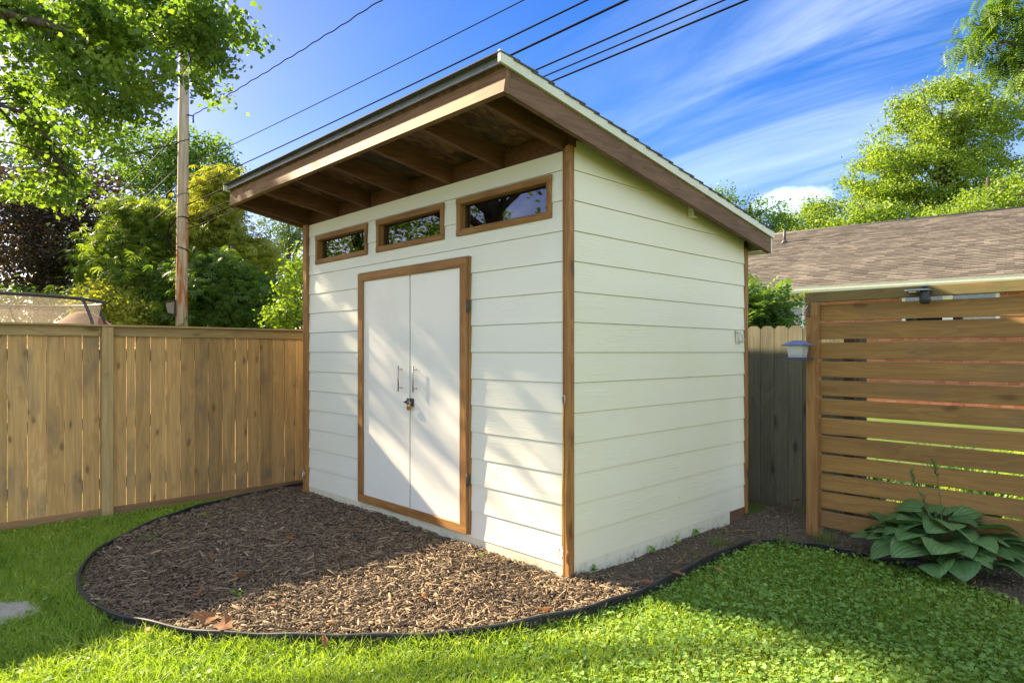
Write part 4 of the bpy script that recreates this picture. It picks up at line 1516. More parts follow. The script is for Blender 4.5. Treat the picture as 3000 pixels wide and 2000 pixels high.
def sun_keep(P):
    """thin the boughs that would put the whole sunlit patch of lawn in shade"""
    t = P[:, 2] / -SUN.z
    gx, gy = P[:, 0] + SUN.x * t, P[:, 1] + SUN.y * t
    tw_ = np.where(SUN.y * t > 0, (0 - P[:, 1]) / SUN.y, 0)
    wx, wz = P[:, 0] + SUN.x * tw_, P[:, 2] + SUN.z * tw_
    onwall_ = (P[:, 1] < 0) & (wx > -3.8) & (wx < .3) & (wz > 0.1) & (wz < 2.6)
    onlawn = (gx > -1.6) & (gx < 9) & (gy > -6.5) & (gy < 3.0)
    nz = wob(gx * .55, gy * .8) + .6 * wob(gx * 1.3 + 2, gy * 1.7)
    nw_ = wob(wx * .8 + 1, wz * .9)
    drop = (onlawn & ((nz > -.95) | (rng.random(len(P)) < .7))) | (onwall_ & (rng.random(len(P)) < .55))
    return ~drop


def bough_keep(P):
    """the gap in the near boughs that lets the sun reach the shed front"""
    tw_ = np.where(P[:, 1] < 0, -P[:, 1] / SUN.y, 0)
    wx, wz = P[:, 0] + SUN.x * tw_, P[:, 2] + SUN.z * tw_
    hit = (P[:, 1] < 0) & (wx > -2.9) & (wx < .1) & (wz > .0) & (wz < 1.7)
    t = P[:, 2] / -SUN.z
    gx, gy = P[:, 0] + SUN.x * t, P[:, 1] + SUN.y * t
    lawn_ = (gx > -1.3) & (gx < 3.4) & (gy > -3.2) & (gy < .15) & ((wob(gx * .8, gy) > -.7) | (rng.random(len(P)) < .5))
    qx, qy, qd = project(P)
    pole_ = (qx > 512) & (qx < 562) & (qy > 150) & (rng.random(len(P)) < .85)
    return ~((hit & (rng.random(len(P)) < .62)) | lawn_ | pole_)


hid = [(np.array((-10.5, -7.2, 8.6)), 5.0, 5.0, 3.2), (np.array((-8.2, -9.0, 7.4)), 3.6, 3.6, 2.3), (np.array((-12.5, -4.0, 8.0)), 3.4, 3.4, 2.6), (np.array((-11.0, -3.4, 7.6)), 3.0, 2.2, 2.2)]
cl_h = clumps(hid, 260, .3)
leaves('crown', 'leaf_maple', mt_, cl_v, 40, .25, .070, MAPLE, .55, .9, bough_keep)
leaves('crown', 'leaf_maple', mt_, cl_h, 26, .60, .17, MAPLE, .6, .7, sun_keep)
tb = MB()
tb.tube(spline([(-9.6, -8.4, -.1), (-9.55, -8.35, 2.2), (-9.7, -8.2, 4.6), (-10.2, -7.6, 8.4)], 14), list(np.linspace(.42, .16, 14)), 14)
BR = [[(-9.65, -8.2, 4.4), at_depth(-420, 40, 7.8), at_depth(-60, 45, 8.8), at_depth(120, 62, 9.2), at_depth(330, 95, 9.6), at_depth(560, 80, 9.8)],
      [(-9.7, -8.0, 5.0), at_depth(-400, -120, 8.2), at_depth(-40, 20, 8.9), at_depth(200, 90, 9.0), at_depth(450, 132, 9.4), at_depth(640, 150, 9.6)],
      [(-9.65, -8.2, 4.2), at_depth(-450, 160, 8.0), at_depth(30, 100, 9.0), at_depth(150, 170, 9.2), at_depth(270, 270, 9.5), at_depth(330, 330, 9.6)],
      [at_depth(150, 170, 9.2), at_depth(240, 260, 9.3), at_depth(300, 440, 9.5)],
      [at_depth(-40, 300, 9.0), at_depth(60, 330, 9.1), at_depth(150, 420, 9.3), at_depth(190, 530, 9.4)],
      [at_depth(330, 95, 9.6), at_depth(420, 150, 9.7), at_depth(500, 230, 9.7)],
      [(-9.8, -7.9, 5.2), (-11.5, -6.0, 6.6), (-12.3, -4.2, 7.6)], [(-9.7, -8.0, 4.9), (-8.6, -8.9, 6.2), (-7.2, -9.6, 7.6)], [(-9.8, -7.8, 5.6), (-9.9, -5.6, 6.4), (-10.6, -3.4, 7.2)],
      [(-9.7, -8.1, 4.6), (-8.2, -7.4, 5.6), (-6.8, -7.6, 6.3)]]
for i, l_ in enumerate(BR):
    r_ = (.10, .085, .07, .03, .03, .025, .11, .10, .09, .08)[i]
    tb.tube(spline(l_, 22), list(np.linspace(r_, r_ * .12, 22)), 7)
allcl = cl_v[rng.choice(len(cl_v), 150, replace=False)]
spine = np.vstack([spline(l_, 22) for l_ in BR[:6]])
for q in allcl:                            # twigs
    k = np.argmin(np.linalg.norm(spine - q, axis=1))
    tb.tube([spine[k], (spine[k] + q) / 2 + np.array([0, 0, .08]), q], [.014, .009, .004], 5)
tb.build('trunk', 'bark', mt_)

G_ = 'trees beyond the board fence'
tree('purple_tree', 'dark purple-leaved tree filling the left edge behind the trampoline', 'tree', 'leaf_purple', 110, 22, 500,
     [(60, 640, 190, 170, 22, 2.5), (230, 660, 130, 190, 22.5, 2.2), (290, 600, 70, 120, 22, 1.5), (30, 780, 150, 90, 21, 2), (250, 790, 110, 80, 22, 2)], 420, 46, .55, .15, r0=.22, nl=40, group=G_)
tree('green_tree', 'tall green broadleaf tree rising right behind the utility pole', 'tree', 'leaf_green', 500, 27, 420,
     [(520, 560, 130, 150, 27, 2.5), (610, 510, 80, 110, 27, 2), (640, 440, 34, 40, 27, 1), (420, 470, 120, 90, 27, 2.2), (560, 420, 60, 50, 27, 1.2), (670, 500, 30, 26, 27, .8), (470, 700, 170, 120, 27, 2.5)], 380, 44, .55, .17, r0=.25, nl=36, group=G_)
tree('feathery_tree', 'bright green feathery tree just left of the utility pole', 'tree', 'leaf_feather', 440, 20, 600,
     [(430, 660, 110, 80, 20, 1.6), (380, 760, 130, 100, 19.5, 1.8), (470, 840, 130, 110, 19, 1.8), (360, 900, 130, 60, 19, 1.6)], 300, 30, .5, .26, SPRAY, r0=.18, nl=30, group=G_, tilt=-.35)
tree('feathery_tree', 'tall yellow-green feathery tree just right of the utility pole', 'tree', 'leaf_yellow', 650, 20.5, 520,
     [(630, 610, 70, 95, 20.5, 1.2), (655, 540, 34, 50, 20.5, .7), (620, 720, 105, 90, 20.5, 1.4), (730, 760, 70, 70, 20.5, 1.2)], 250, 30, .45, .26, SPRAY, r0=.18, nl=26, group=G_, tilt=-.35)
tree('feathery_tree', 'dark green drooping feathery tree low behind the fence near the shed', 'tree', 'leaf_green', 690, 18, 720,
     [(660, 830, 130, 85, 18, 1.6), (740, 880, 110, 75, 18, 1.5), (580, 880, 110, 80, 18.2, 1.4), (640, 930, 200, 40, 17.6, 1.4)], 300, 30, .45, .24, SPRAY, r0=.16, nl=24, group=G_, tilt=-.35)
tree('grey_green_tree', 'thin grey-green tree with sky showing through beside the shed corner', 'tree', 'leaf_blue', 850, 30, 640,
     [(800, 690, 90, 60, 30, 2), (860, 740, 60, 90, 30, 2), (780, 800, 80, 60, 30, 1.6), (850, 880, 70, 60, 30, 2), (920, 640, 60, 70, 31, 1.6)], 170, 40, .6, .14, r0=.2, nl=46, group=G_)
tree('young_tree', 'small bright green sapling at the shed corner behind the fence', 'tree', 'leaf_bright', 880, 14.5, 830,
     [(868, 840, 30, 70, 14.5, .7), (850, 920, 60, 45, 14.5, .8), (890, 780, 20, 60, 14.5, .5)], 120, 26, .28, .10, r0=.05, nl=18, group=G_)
tree('light_shrub', 'yellow-green shrub behind the rust brown tent top', 'shrub', 'leaf_yellow', 330, 16.5, 880,
     [(330, 900, 90, 60, 16.5, 1.0), (420, 930, 60, 40, 16.5, .8), (300, 860, 50, 34, 17, .7)], 150, 28, .32, .11, r0=.06, nl=16, group=G_)
tree('dark_shrub', 'dull green bush low at the left behind the trampoline net', 'shrub', 'leaf_green', 60, 18, 880,
     [(40, 900, 150, 50, 18, 1.5), (-160, 890, 150, 70, 18, 1.5)], 130, 30, .45, .13, r0=.08, nl=10, group=G_)
tree('green_tree', 'broad dark green tree seen through the purple leaves at far left', 'tree', 'leaf_blue', -120, 33, 420,
     [(-60, 560, 240, 200, 33, 4), (180, 620, 200, 170, 34, 4), (100, 800, 260, 90, 33, 4), (-300, 640, 240, 240, 33, 4)], 360, 40, .8, .22, r0=.35, nl=20, group=G_)

G2 = 'trees beyond the brick house'
tree('maple_tree', 'tall bright green maple standing behind the brick house roof', 'tree', 'leaf_bright', 2760, 38, 330,
     [(2760, 330, 120, 95, 38, 3), (2650, 420, 110, 90, 38, 3), (2860, 400, 110, 100, 38, 3), (2580, 510, 95, 75, 38, 3), (2720, 520, 160, 100, 38, 3.5), (2880, 540, 120, 110, 38, 3),
      (2640, 310, 34, 36, 38, 1), (2795, 258, 44, 30, 38, 1.2), (2850, 265, 40, 36, 38, 1.2), (2930, 340, 50, 56, 38, 1.6), (2600, 590, 110, 60, 38, 3)], 520, 100, .62, .17, r0=.34, nl=70, group=G2)
tree('green_tree', 'bright green tree crown low over the right end of the house ridge', 'tree', 'leaf_bright', 2900, 31, 520,
     [(2860, 600, 80, 50, 31, 2.0), (2960, 575, 60, 70, 31, 1.6), (2780, 630, 60, 36, 31, 1.6), (2920, 640, 120, 40, 31, 2), (3080, 560, 120, 120, 31, 2)], 170, 70, .5, .15, r0=.2, nl=24, group=G2)
tree('green_tree', 'airy green tree directly beside the low end of the shed roof', 'tree', 'leaf_green', 2200, 40, 600,
     [(2170, 620, 50, 46, 40, 1.8), (2240, 640, 60, 50, 40, 2), (2110, 590, 40, 40, 40, 1.6), (2150, 700, 110, 60, 40, 2.4), (2270, 680, 60, 50, 40, 2)], 130, 60, .6, .17, r0=.2, nl=40, group=G2)
tree('green_tree', 'rounded light green tree above the vent pipe on the house roof', 'tree', 'leaf_bright', 2380, 43, 600,
     [(2370, 640, 70, 50, 43, 2.2), (2420, 620, 60, 40, 43, 2), (2330, 670, 60, 40, 43, 2), (2470, 650, 60, 50, 43, 2), (2400, 700, 150, 50, 43, 2.6)], 150, 66, .62, .18, r0=.2, nl=30, group=G2)
tree('green_tree', 'pale green tree low between the maple and the vent pipe', 'tree', 'leaf_bright', 2530, 36, 600,
     [(2500, 660, 55, 34, 36, 1.6), (2570, 640, 50, 40, 36, 1.6), (2640, 650, 60, 40, 36, 1.6), (2440, 680, 50, 26, 36, 1.4)], 160, 36, .65, .18, r0=.18, nl=20, group=G2)

# trees of the yards to the left, outside the frame but mirrored in the shed windows
for i, (x_, y_, h_, r_) in enumerate(((-24, -12.5, 10.8, 4.0), (-23, -17, 9.6, 4.0), (-22, -22.5, 6.0, 3.6), (-27, -9.0, 9.4, 3.6), (-17, -22.5, 5.2, 3.0))):
    t_ = empty('green_tree', (x_, y_, 0), '%s green tree out of view on the left, mirrored in the shed windows' % ('tallest', 'widest', 'low rounded', 'narrow upright', 'lowest')[i], 'tree', 'trees mirrored in the windows')
    E_ = [(np.array((x_ + r_ * .45 * math.cos(k * 2.1), y_ + r_ * .45 * math.sin(k * 2.1), h_ * (.58 + .07 * k))), r_ * .75, r_ * .75, h_ * .30) for k in range(4)]
    cl = clumps(E_, 150, .3)
    trunk(t_, (x_, y_, 0), (x_ + .3, y_, h_ * .9), .2, cl, 16)
    leaves('crown', 'leaf_green', t_, cl, 34, .8, .24, DIAMOND)

# locust bough at the top right, tree standing out of frame
lt = empty('locust_tree', tuple(np.array([1, 1, 0]) * at_depth(3420, YH, 12.5)), 'locust tree whose fine-leaved bough hangs into the top right corner', 'tree')
LB = [(2960, 40, 60, 60), (2900, 60, 40, 50), (2860, 110, 28, 32), (2845, 135, 18, 14), (2990, 130, 55, 60), (2950, 190, 45, 36), (2985, 260, 32, 40), (3060, 180, 80, 120), (3060, 20, 90, 80), (3200, 100, 150, 150), (2925, 10, 40, 30)]
cl_l = clumps([ell(x, y, a, c_, 12.0 + .3 * (i % 3), .6) for i, (x, y, a, c_) in enumerate(LB)], 150, .2)
leaves('crown', 'leaf_locust', lt, cl_l, 15, .26, .26, PINNATE, .7, .6, tilt=-.7, spread=.5)
bp = np.array(lt.location)
tb = MB().tube(spline([bp, bp + [0, 0, 3], bp + [.1, .2, 6], bp + [.2, .1, 9.5]], 10), list(np.linspace(.25, .1, 10)), 10)
for l_ in ([bp + [.08, .1, 5.0], at_depth(3200, 120, 12.3), at_depth(3040, 150, 12.1), at_depth(2935, 120, 12.0), at_depth(2915, 160, 12.0), at_depth(2870, 120, 12)],
           [bp + [.1, .15, 6.5], at_depth(3180, 30, 12.2), at_depth(2990, 60, 12.1), at_depth(2900, 40, 12)], [at_depth(3040, 150, 12.1), at_depth(2990, 210, 12.1), at_depth(2985, 285, 12.0)]):
    tb.tube(spline(l_, 18), list(np.linspace(.05, .006, 18)), 6)
tb.build('trunk', 'bark', lt)

# distant belt of trees that closes the horizon
cl_f = []
for px_ in np.arange(-2600, 5600, 60):
    for k in range(4):
        d_ = 62 + 14 * rng.random()
        cl_f.append(at_depth(px_ + rng.uniform(-40, 40), 1000 - rng.random() ** 1.6 * (150 if px_ < 1400 else 330) - 0, d_))
cl_f = np.array(cl_f); cl_f[:, 2] = np.maximum(cl_f[:, 2], 1.0)
holder = bpy.data.objects.new('tmp', None)
fw = leaves('far_woodland', 'leaf_green', holder, cl_f, 34, 2.6, .62, DIAMOND, .9)
fw.parent = None
tag(fw, 'distant belt of green woodland behind everything', 'woodland', kind='stuff')
bpy.data.objects.remove(holder)

# shrub by the house window
tree('leafy_shrub', 'glossy long-leaved shrub over the grey fence by the house window', 'shrub', 'leaf_shrub', 2215, 8.4, 900,
     [(2215, 885, 42, 46, 8.4, .3), (2245, 905, 40, 40, 8.4, .3), (2225, 940, 60, 30, 8.4, .3), (2205, 850, 18, 16, 8.4, .2), (2170, 920, 40, 50, 8.5, .3)], 90, 9, .13, .30, PINNATE, r0=.03, nl=16, tilt=-.1, spread=.6)


# ================================================================== lawn, clover, mulch, plants
def sample(n, x0, x1, y0, y1):
    return rng.uniform(x0, x1, n), rng.uniform(y0, y1, n)


def cam_ok(x, y, z=0.0, m=700, near=1.0):
    P = np.stack([x, y, np.full(len(x), z)], 1)
    v = P - CAM
    d = v @ FWD
    px_ = 1500 + FPX * (v @ RIGHT) / np.maximum(d, .05)
    return (d > near) & (px_ > -m) & (px_ < 3000 + m), d


STONE = [(-2.04, -2.86), (-1.79, -2.83), (-1.73, -2.64), (-1.83, -2.50), (-2.04, -2.54), (-2.2, -2.7)]


def lawn_mask(x, y):
    shed_in = (x > -3.66) & (x < .0) & (y > 0) & (y < 2.5)
    return ~in_poly(x, y, BED) & ~in_poly(x, y, SOIL) & ~shed_in & ~in_poly(x * 1.18 + .35, y * 1.18 + .48, STONE) & (x > -4.13)


def blades(x, y, h, w, bend, tint, z0=0.0):
    n = len(x)
    a = rng.random(n) * 2 * math.pi
    ca_, sa_ = np.cos(a), np.sin(a)
    l_ = rng.random(n) * 2 * math.pi
    bx, by = np.cos(l_) * bend * h, np.sin(l_) * bend * h
    z0 = np.zeros(n) + z0
    V = np.empty((n, 5, 3))
    for i, (s, t, k) in enumerate(((-1, 0, 1.0), (1, 0, 1.0), (1, .55, .85), (-1, .55, .85), (0, 1, 0))):
        V[:, i, 0] = x + ca_ * w * .5 * s * k + bx * t ** 2
        V[:, i, 1] = y + sa_ * w * .5 * s * k + by * t ** 2
        V[:, i, 2] = z0 + h * t * (1 - .35 * bend * t)
    T = np.array([(0, 1, 2), (0, 2, 3), (3, 2, 4)])
    F = (T[None] + (np.arange(n) * 5)[:, None, None]).reshape(-1, 3)
    return V.reshape(-1, 3), F, np.repeat(tint, 5)


n = 620000
x, y = sample(n, -4.15, 4.2, -4.6, 2.4)
ok, d_ = cam_ok(x, y)
dens = np.clip(3.2 / d_, .30, 1.0)
right = 1 / (1 + np.exp(-(x * .9 + y * .55 - .25) * 3.0))        # clover takes over to the right
k = ok & lawn_mask(x, y) & (rng.random(n) < dens * (1 - .50 * right)) & (wob(x * 1.7, y * 1.9) + rng.normal(size=n) * .5 > -1.0)
x, y, d_, right = x[k], y[k], d_[k], right[k]
tuft = .5 + .5 * wob(x * 2.3 + 5, y * 2.6)
h = (.034 + .040 * rng.random(len(x)) + .030 * np.clip(tuft, 0, 1) * rng.random(len(x))) * (1 - .30 * right)
h *= np.where(x < -3.9, .45, np.where(x < -3.6, .75, 1.0))
tint = np.clip(.25 + .30 * rng.random(len(x)) + .22 * tuft + (rng.random(len(x)) < .06) * .5, 0, 1)
V, F, t = blades(x, y, h, .0032 + .0016 * rng.random(len(x)) + .0005 * d_, .25 + .9 * rng.random(len(x)), tint)
ei = rng.integers(30, len(edge_a) - 30, 5200)
tn = edge_a[np.minimum(ei + 1, len(edge_a) - 1)] - edge_a[ei - 1]; tn /= np.linalg.norm(tn, axis=1)[:, None]
of = .012 + np.abs(rng.normal(size=5200)) * .05
k = (wob(edge_a[ei, 0] * 2.2, edge_a[ei, 1] * 2.4) + rng.normal(size=5200) * .5) > -.2
ex, ey = (edge_a[ei, 0] + tn[:, 1] * of)[k], (edge_a[ei, 1] - tn[:, 0] * of)[k]
V2, F2, t2 = blades(ex, ey, .05 + .065 * rng.random(len(ex)), .0036 + .002 * rng.random(len(ex)), .25 + .8 * rng.random(len(ex)), np.clip(.3 + .6 * rng.random(len(ex)), 0, 1))
F = np.vstack([F, F2 + len(V)]); V = np.vstack([V, V2]); t = np.concatenate([t, t2])
print('grass blades', len(x))
tag(link('lawn_grass', np_mesh('lawn_grass', V, F, t), 'grass'), 'short green lawn grass around the mulch bed and shed', 'grass', kind='stuff')

# clover and creeping broadleaf weeds
cv, cf = [(0, 0, .1)], []
for k in range(3):
    a0_ = k * 2 * math.pi / 3
    i = len(cv)
    c0 = np.array([math.cos(a0_), math.sin(a0_)]) * .5
    for j in range(6):
        a = a0_ + math.pi + j * math.pi / 3
        r_ = .5 if j else .46
        p = c0 + np.array([math.cos(a), math.sin(a)]) * r_ * (1.0 if j != 3 else .82)
        cv.append((p[0], p[1], .12 * (1 - abs(math.hypot(*p) - .5)) + (.10 if j in (2, 4) else 0)))
    cf += [(i, i + 1, i + 2), (i, i + 2, i + 3), (i, i + 3, i + 4), (i, i + 4, i + 5)]
CLOVER = (np.array(cv, float), np.array(cf))
n = 230000
x, y = sample(n, -4.1, 4.2, -4.6, 2.4)
ok, d_ = cam_ok(x, y)
right = 1 / (1 + np.exp(-(x * .9 + y * .55 - .25) * 3.0))
patch = wob(x * 1.1 + 3, y * 1.3 + 1)
k = ok & lawn_mask(x, y) & (rng.random(n) < np.clip(3.0 / d_, .3, 1) * (.055 + .62 * right + .10 * (patch > .45)))
x, y, d_, right = x[k], y[k], d_[k], right[k]
m_ = len(x)
P = np.stack([x, y, .014 + .030 * rng.random(m_) + .010 * right], 1)
rd = np.array([(0, 0, -.05)] + [(math.cos(a) * q, math.sin(a) * q, .06) for a, q in zip(np.linspace(.35, 2 * math.pi - .35, 9), (.92, 1, .95, 1.02, .96, 1.02, .95, 1, .92))])
half = rng.random(m_) < .62
V1, F1, t1 = scatter(rd, np.array([(0, k, k + 1) for k in range(1, 9)]), P[half], rot_zyx(rng.random(half.sum()) * 6.28, rng.normal(size=half.sum()) * .33, rng.normal(size=half.sum()) * .33), .007 + .0085 * rng.random(half.sum()), np.clip(rng.random(half.sum()) * .7, 0, 1))
P = P[~half]; m_ = len(P)
V, F, t = scatter(*CLOVER, P, rot_zyx(rng.random(m_) * 6.28, rng.normal(size=m_) * .32, rng.normal(size=m_) * .32), .0065 + .0085 * rng.random(m_) ** 1.5, np.clip(rng.random(m_) * .8 + .1, 0, 1))
F = np.vstack([F, F1 + len(V)]); V = np.vstack([V, V1]); t = np.concatenate([t, t1])
print('clover', m_)
tag(link('clover', np_mesh('clover', V, F, t), 'clover'), 'low clover and creeping weeds spreading through the right lawn', 'clover', kind='stuff')

# wood chips
BOX = (np.array([(-.5, -.35, -.5), (.5, -.25, -.5), (.42, .32, -.5), (-.45, .5, -.5), (-.48, -.33, .5), (.46, -.2, .3), (.4, .28, .5), (-.42, .42, .4)], float),
       np.array([(4, 5, 6), (4, 6, 7), (0, 1, 5), (0, 5, 4), (1, 2, 6), (1, 6, 5), (2, 3, 7), (2, 7, 6), (3, 0, 4), (3, 4, 7)]))


def chips(name, mat, label, n, poly, box_, zf, lmin, lmax, wr, tone, lift=.012):
    x, y = sample(n, *box_)
    k = in_poly(x, y, poly)
    x, y = x[k], y[k]
    m_ = len(x)
    L = lmin + (lmax - lmin) * rng.random(m_) ** 2.6
    sc = np.stack([L, np.clip(L * (wr[0] + wr[1] * rng.random(m_)), .003, .022), .002 + .005 * rng.random(m_)], 1)
    P = np.stack([x, y, zf(x, y) + lift * rng.random(m_)], 1)
    V, F, t = scatter(*BOX, P, rot_zyx(rng.random(m_) * 6.28, rng.normal(size=m_) * .20, rng.normal(size=m_) * .35), sc, np.clip(tone(m_), 0, 1))
    return tag(link(name, np_mesh(name, V, F, t), mat), label, 'mulch', kind='stuff')


chips('mulch_chips', 'chip', 'shredded dark brown wood mulch covering the bed before the shed doors', 62000, MULCH, (-4.0, .5, -2.35, .6), mulch_z, .012, .062, (.12, .25),
      lambda m_: .02 + .58 * rng.random(m_) + .42 * rng.random(m_) ** 5, .026)
chips('mulch_chips', 'chip', 'larger bark pieces and splinters strewn over the mulch bed', 4200, MULCH, (-4.0, .5, -2.35, .6), mulch_z, .04, .12, (.06, .16),
      lambda m_: .30 + .45 * rng.random(m_) + .3 * rng.random(m_) ** 4, .03)
ei = rng.integers(0, len(edge_a) - 40, 900)
ex = edge_a[ei, 0] + rng.normal(size=900) * .05; ey = edge_a[ei, 1] + rng.normal(size=900) * .05
L = .012 + .035 * rng.random(900) ** 2
V, F, t = scatter(*BOX, np.stack([ex, ey, .012 + .03 * rng.random(900)], 1), rot_zyx(rng.random(900) * 6.28, rng.normal(size=900) * .3, rng.normal(size=900) * .3), np.stack([L, L * .3, .003 + L * 0], 1), rng.random(900))
tag(link('mulch_chips', np_mesh('mulch_chips', V, F, t), 'chip'), 'stray mulch bits spilled over the edging into the grass', 'mulch', kind='stuff')
chips('soil_crumbs', 'clod', 'crumbly bare soil and bark bits along the shed side', 26000, SOIL, (-.1, 3.4, .0, 3.4), soil_z, .006, .03, (.4, .5),
      lambda m_: rng.random(m_) * .8 + .25 * rng.random(m_) ** 8, .010)

# twigs
tw = [((-1.9, -1.75), .35, .5), ((-1.2, -1.1), .28, 2.4), ((-.7, -1.5), .30, .3), ((.24, .9), .3, 1.9), ((.2, 1.9), .35, .9), ((.05, 2.75), .5, -.5), ((-2.4, -1.2), .22, 1.0), ((1.75, 1.9), .25, 2.0)]
twl = ['curved thin twig on the mulch near the front edging', 'thin twig lying across the sunlit mulch', 'pale twig on the mulch by the near edging', 'dry stem on the soil beside the shed wall',
       'thin stick on the soil between shed and screen post', 'long thin branch on the soil below the grey fence', 'short dark twig on the shaded mulch', 'dry hosta stem lying on the soil right of the hosta']
for ((tx, ty), l_, a), lab in zip(tw, twl):
    zf = mulch_z if ty < .4 and tx < .4 else soil_z
    ps = [(tx + l_ * (s - .5) * math.cos(a) + .03 * math.sin(s * 5), ty + l_ * (s - .5) * math.sin(a) + .02 * math.cos(s * 4), float(zf(np.array([tx]), np.array([ty]))[0]) + .022 + .012 * math.sin(s * 3.1)) for s in np.linspace(0, 1, 8)]
    tag(MB().tube(ps, [.004, .0042, .004, .0036, .0034, .003, .0026, .002], 6).build('twig', 'brown_post' if tx < 0 else 'kick_board'), lab, 'twig', 'fallen twigs')

# fallen leaves
lv = MAPLE[0].copy(); lv[1:, :2] *= rng.uniform(.75, 1.2, (10, 1)); lv[:, 2] = .45 * (np.abs(lv[:, 0]) ** 1.2) + .35 * lv[:, 1] ** 2 + rng.uniform(-.10, .10, 11)
dl = np_mesh('dry_leaf', lv, MAPLE[1], smooth=True)
lv2 = np.array([(0, -.5, 0), (.16, -.2, .06), (.19, .1, .10), (.1, .36, .05), (0, .55, .02), (-.1, .36, .06), (-.2, .1, .11), (-.15, -.2, .06), (0, .1, -.02)], float)
dl2 = np_mesh('dry_leaf', lv2, np.array([(8, k, (k + 1) % 8) for k in range(8)]), smooth=True)
DL = [(468, 1632, .10, 0, 'curled brown leaf in the back of the mulch bed'), (620, 1640, .085, 1, 'flat tan leaf in the middle of the shaded mulch'), (705, 1700, .10, 0, 'rusty leaf in the centre of the mulch bed'),
      (990, 1640, .085, 1, 'tan leaf on the shaded mulch before the doors'), (850, 1586, .07, 0, 'small orange leaf on the dark mulch'), (1055, 1552, .06, 1, 'pale leaf near the foot of the left door'),
      (585, 1750, .09, 0, 'brown star-shaped leaf left of the sunlit mulch'), (605, 1830, .13, 0, 'large rusty leaf standing up against the front edging'), (660, 1850, .12, 0, 'large folded tan leaf beside the front edging'),
      (432, 1858, .075, 1, 'orange leaf lying against the outside of the edging'), (970, 1837, .06, 1, 'round orange-brown leaf on the sunlit front mulch'), (800, 1783, .055, 1, 'light brown curled leaf at the shadow line on the mulch'),
      (950, 1895, .09, 1, 'olive brown leaf draped over the edging in front'), (1590, 1803, .085, 0, 'orange leaf by the edging near the shed corner'), (1240, 1762, .075, 0, 'golden leaf on the sunlit mulch near the corner'),
      (1985, 1695, .11, 1, 'orange-brown leaf on the soil beside the right edging'), (1895, 1717, .09, 1, 'flat brown leaf on the soil near the corner post'), (2105, 1678, .07, 1, 'small orange leaf by the edging on the right'),
      (2330, 1478, .10, 0, 'reddish leaf at the foot of the grey fence'), (2190, 1540, .07, 1, 'reddish leaf at the back corner of the shed')]
for px_, py_, s, kind, lab in DL:
    p = at_ground(px_, py_, .045)
    o = link('dry_leaf', dl2 if kind else dl, 'dry_leaf', None, tuple(p + np.array([0, 0, .012 + .2 * s])))
    o.scale = (s, s, s)
    o.rotation_euler = (random.uniform(-.5, .5), random.uniform(-.5, .5), random.uniform(0, 6.28))
    tag(o, lab, 'leaf', 'fallen dry leaves')

# weed tufts
TF = [(2290, 1600, .16, 60, 'yellowing grass tuft beside the bent edging'), (2420, 1590, .15, 70, 'spiky grass tuft at the foot of the screen post'), (2105, 1597, .12, 50, 'grass tuft on the soil beside the shed wall'),
      (2350, 1500, .10, 30, 'leafy weed at the foot of the grey fence'), (430, 1590, .10, 70, 'pale straggly weeds at the left of the mulch bed'), (600, 1520, .09, 60, 'straggly weeds at the back of the mulch bed'),
      (500, 1560, .08, 40, 'thin weeds between the two patches at the mulch bed edge'), (1130, 1738, .05, 24, 'small green weed in the sunlit mulch'), (670, 1760, .05, 24, 'green sprout at the edge of the sunlit mulch'),
      (2050, 1640, .09, 24, 'wispy weed beside the edging right of the shed'), (230, 1720, .10, 40, 'tall grass tuft against the far left edging')]
for px_, py_, hh, nb2, lab in TF:
    p = at_ground(px_, py_, .02)
    x = p[0] + rng.normal(size=nb2) * .045; y = p[1] + rng.normal(size=nb2) * .045
    V, F, t = blades(x, y, hh * (.4 + .8 * rng.random(nb2)), np.full(nb2, .0045), .3 + .9 * rng.random(nb2), rng.random(nb2), .015)
    o = link('grass_tuft', np_mesh('grass_tuft', V - p, F, t), 'weed', None, tuple(p))
    tag(o, lab, 'weed', 'weed tufts in the beds')
for px_, py_, lab in ((1405, 1641, 'tiny seedling against the front skirt board'), (1741, 1678, 'tiny weed at the side skirt near the corner post'), (1912, 1620, 'leafy weed growing up the side skirt board'), (1985, 1598, 'small weed midway along the side skirt'), (2040, 1570, 'ivy-like weed near the back end of the side skirt'), (700, 1755, 'flat green weed in the mulch at the shadow line')):
    p = at_ground(px_, py_, .03); m_ = 14
    P = rng.normal(size=(m_, 3)) * [.012, .012, .012] + [0, 0, .03]
    V, F, t = scatter(*DIAMOND, P, rot_zyx(rng.random(m_) * 6.28, rng.normal(size=m_) * .5, rng.normal(size=m_) * .5), .03 + .02 * rng.random(m_), rng.random(m_))
    tag(link('seedling', np_mesh('seedling', V, F, t), 'clover', None, tuple(p)), lab, 'weed', 'small weeds by the shed')

# stepping stone at the left edge
sp_ = MB()
ps = spline([(*p, 0) for p in STONE + STONE[:1]], 26)[:-1, :2]
sp_.prism([tuple(p) for p in ps], lambda x_, y_: (x_, y_, .022 + .003 * math.sin(x_ * 9)), lambda x_, y_: (x_, y_, -.03))
tag(sp_.build('stepping_stone', 'concrete'), 'pale flat stepping stone in the lawn at the left edge', 'stone')

# hosta
hb = at_ground(2150 + 1350 / 2.24, 1100 + 1262 / 2.24, .0)
hosta = empty('hosta', tuple(hb), 'large blue-green hosta with ribbed leaves in front of the slat screen', 'plant')


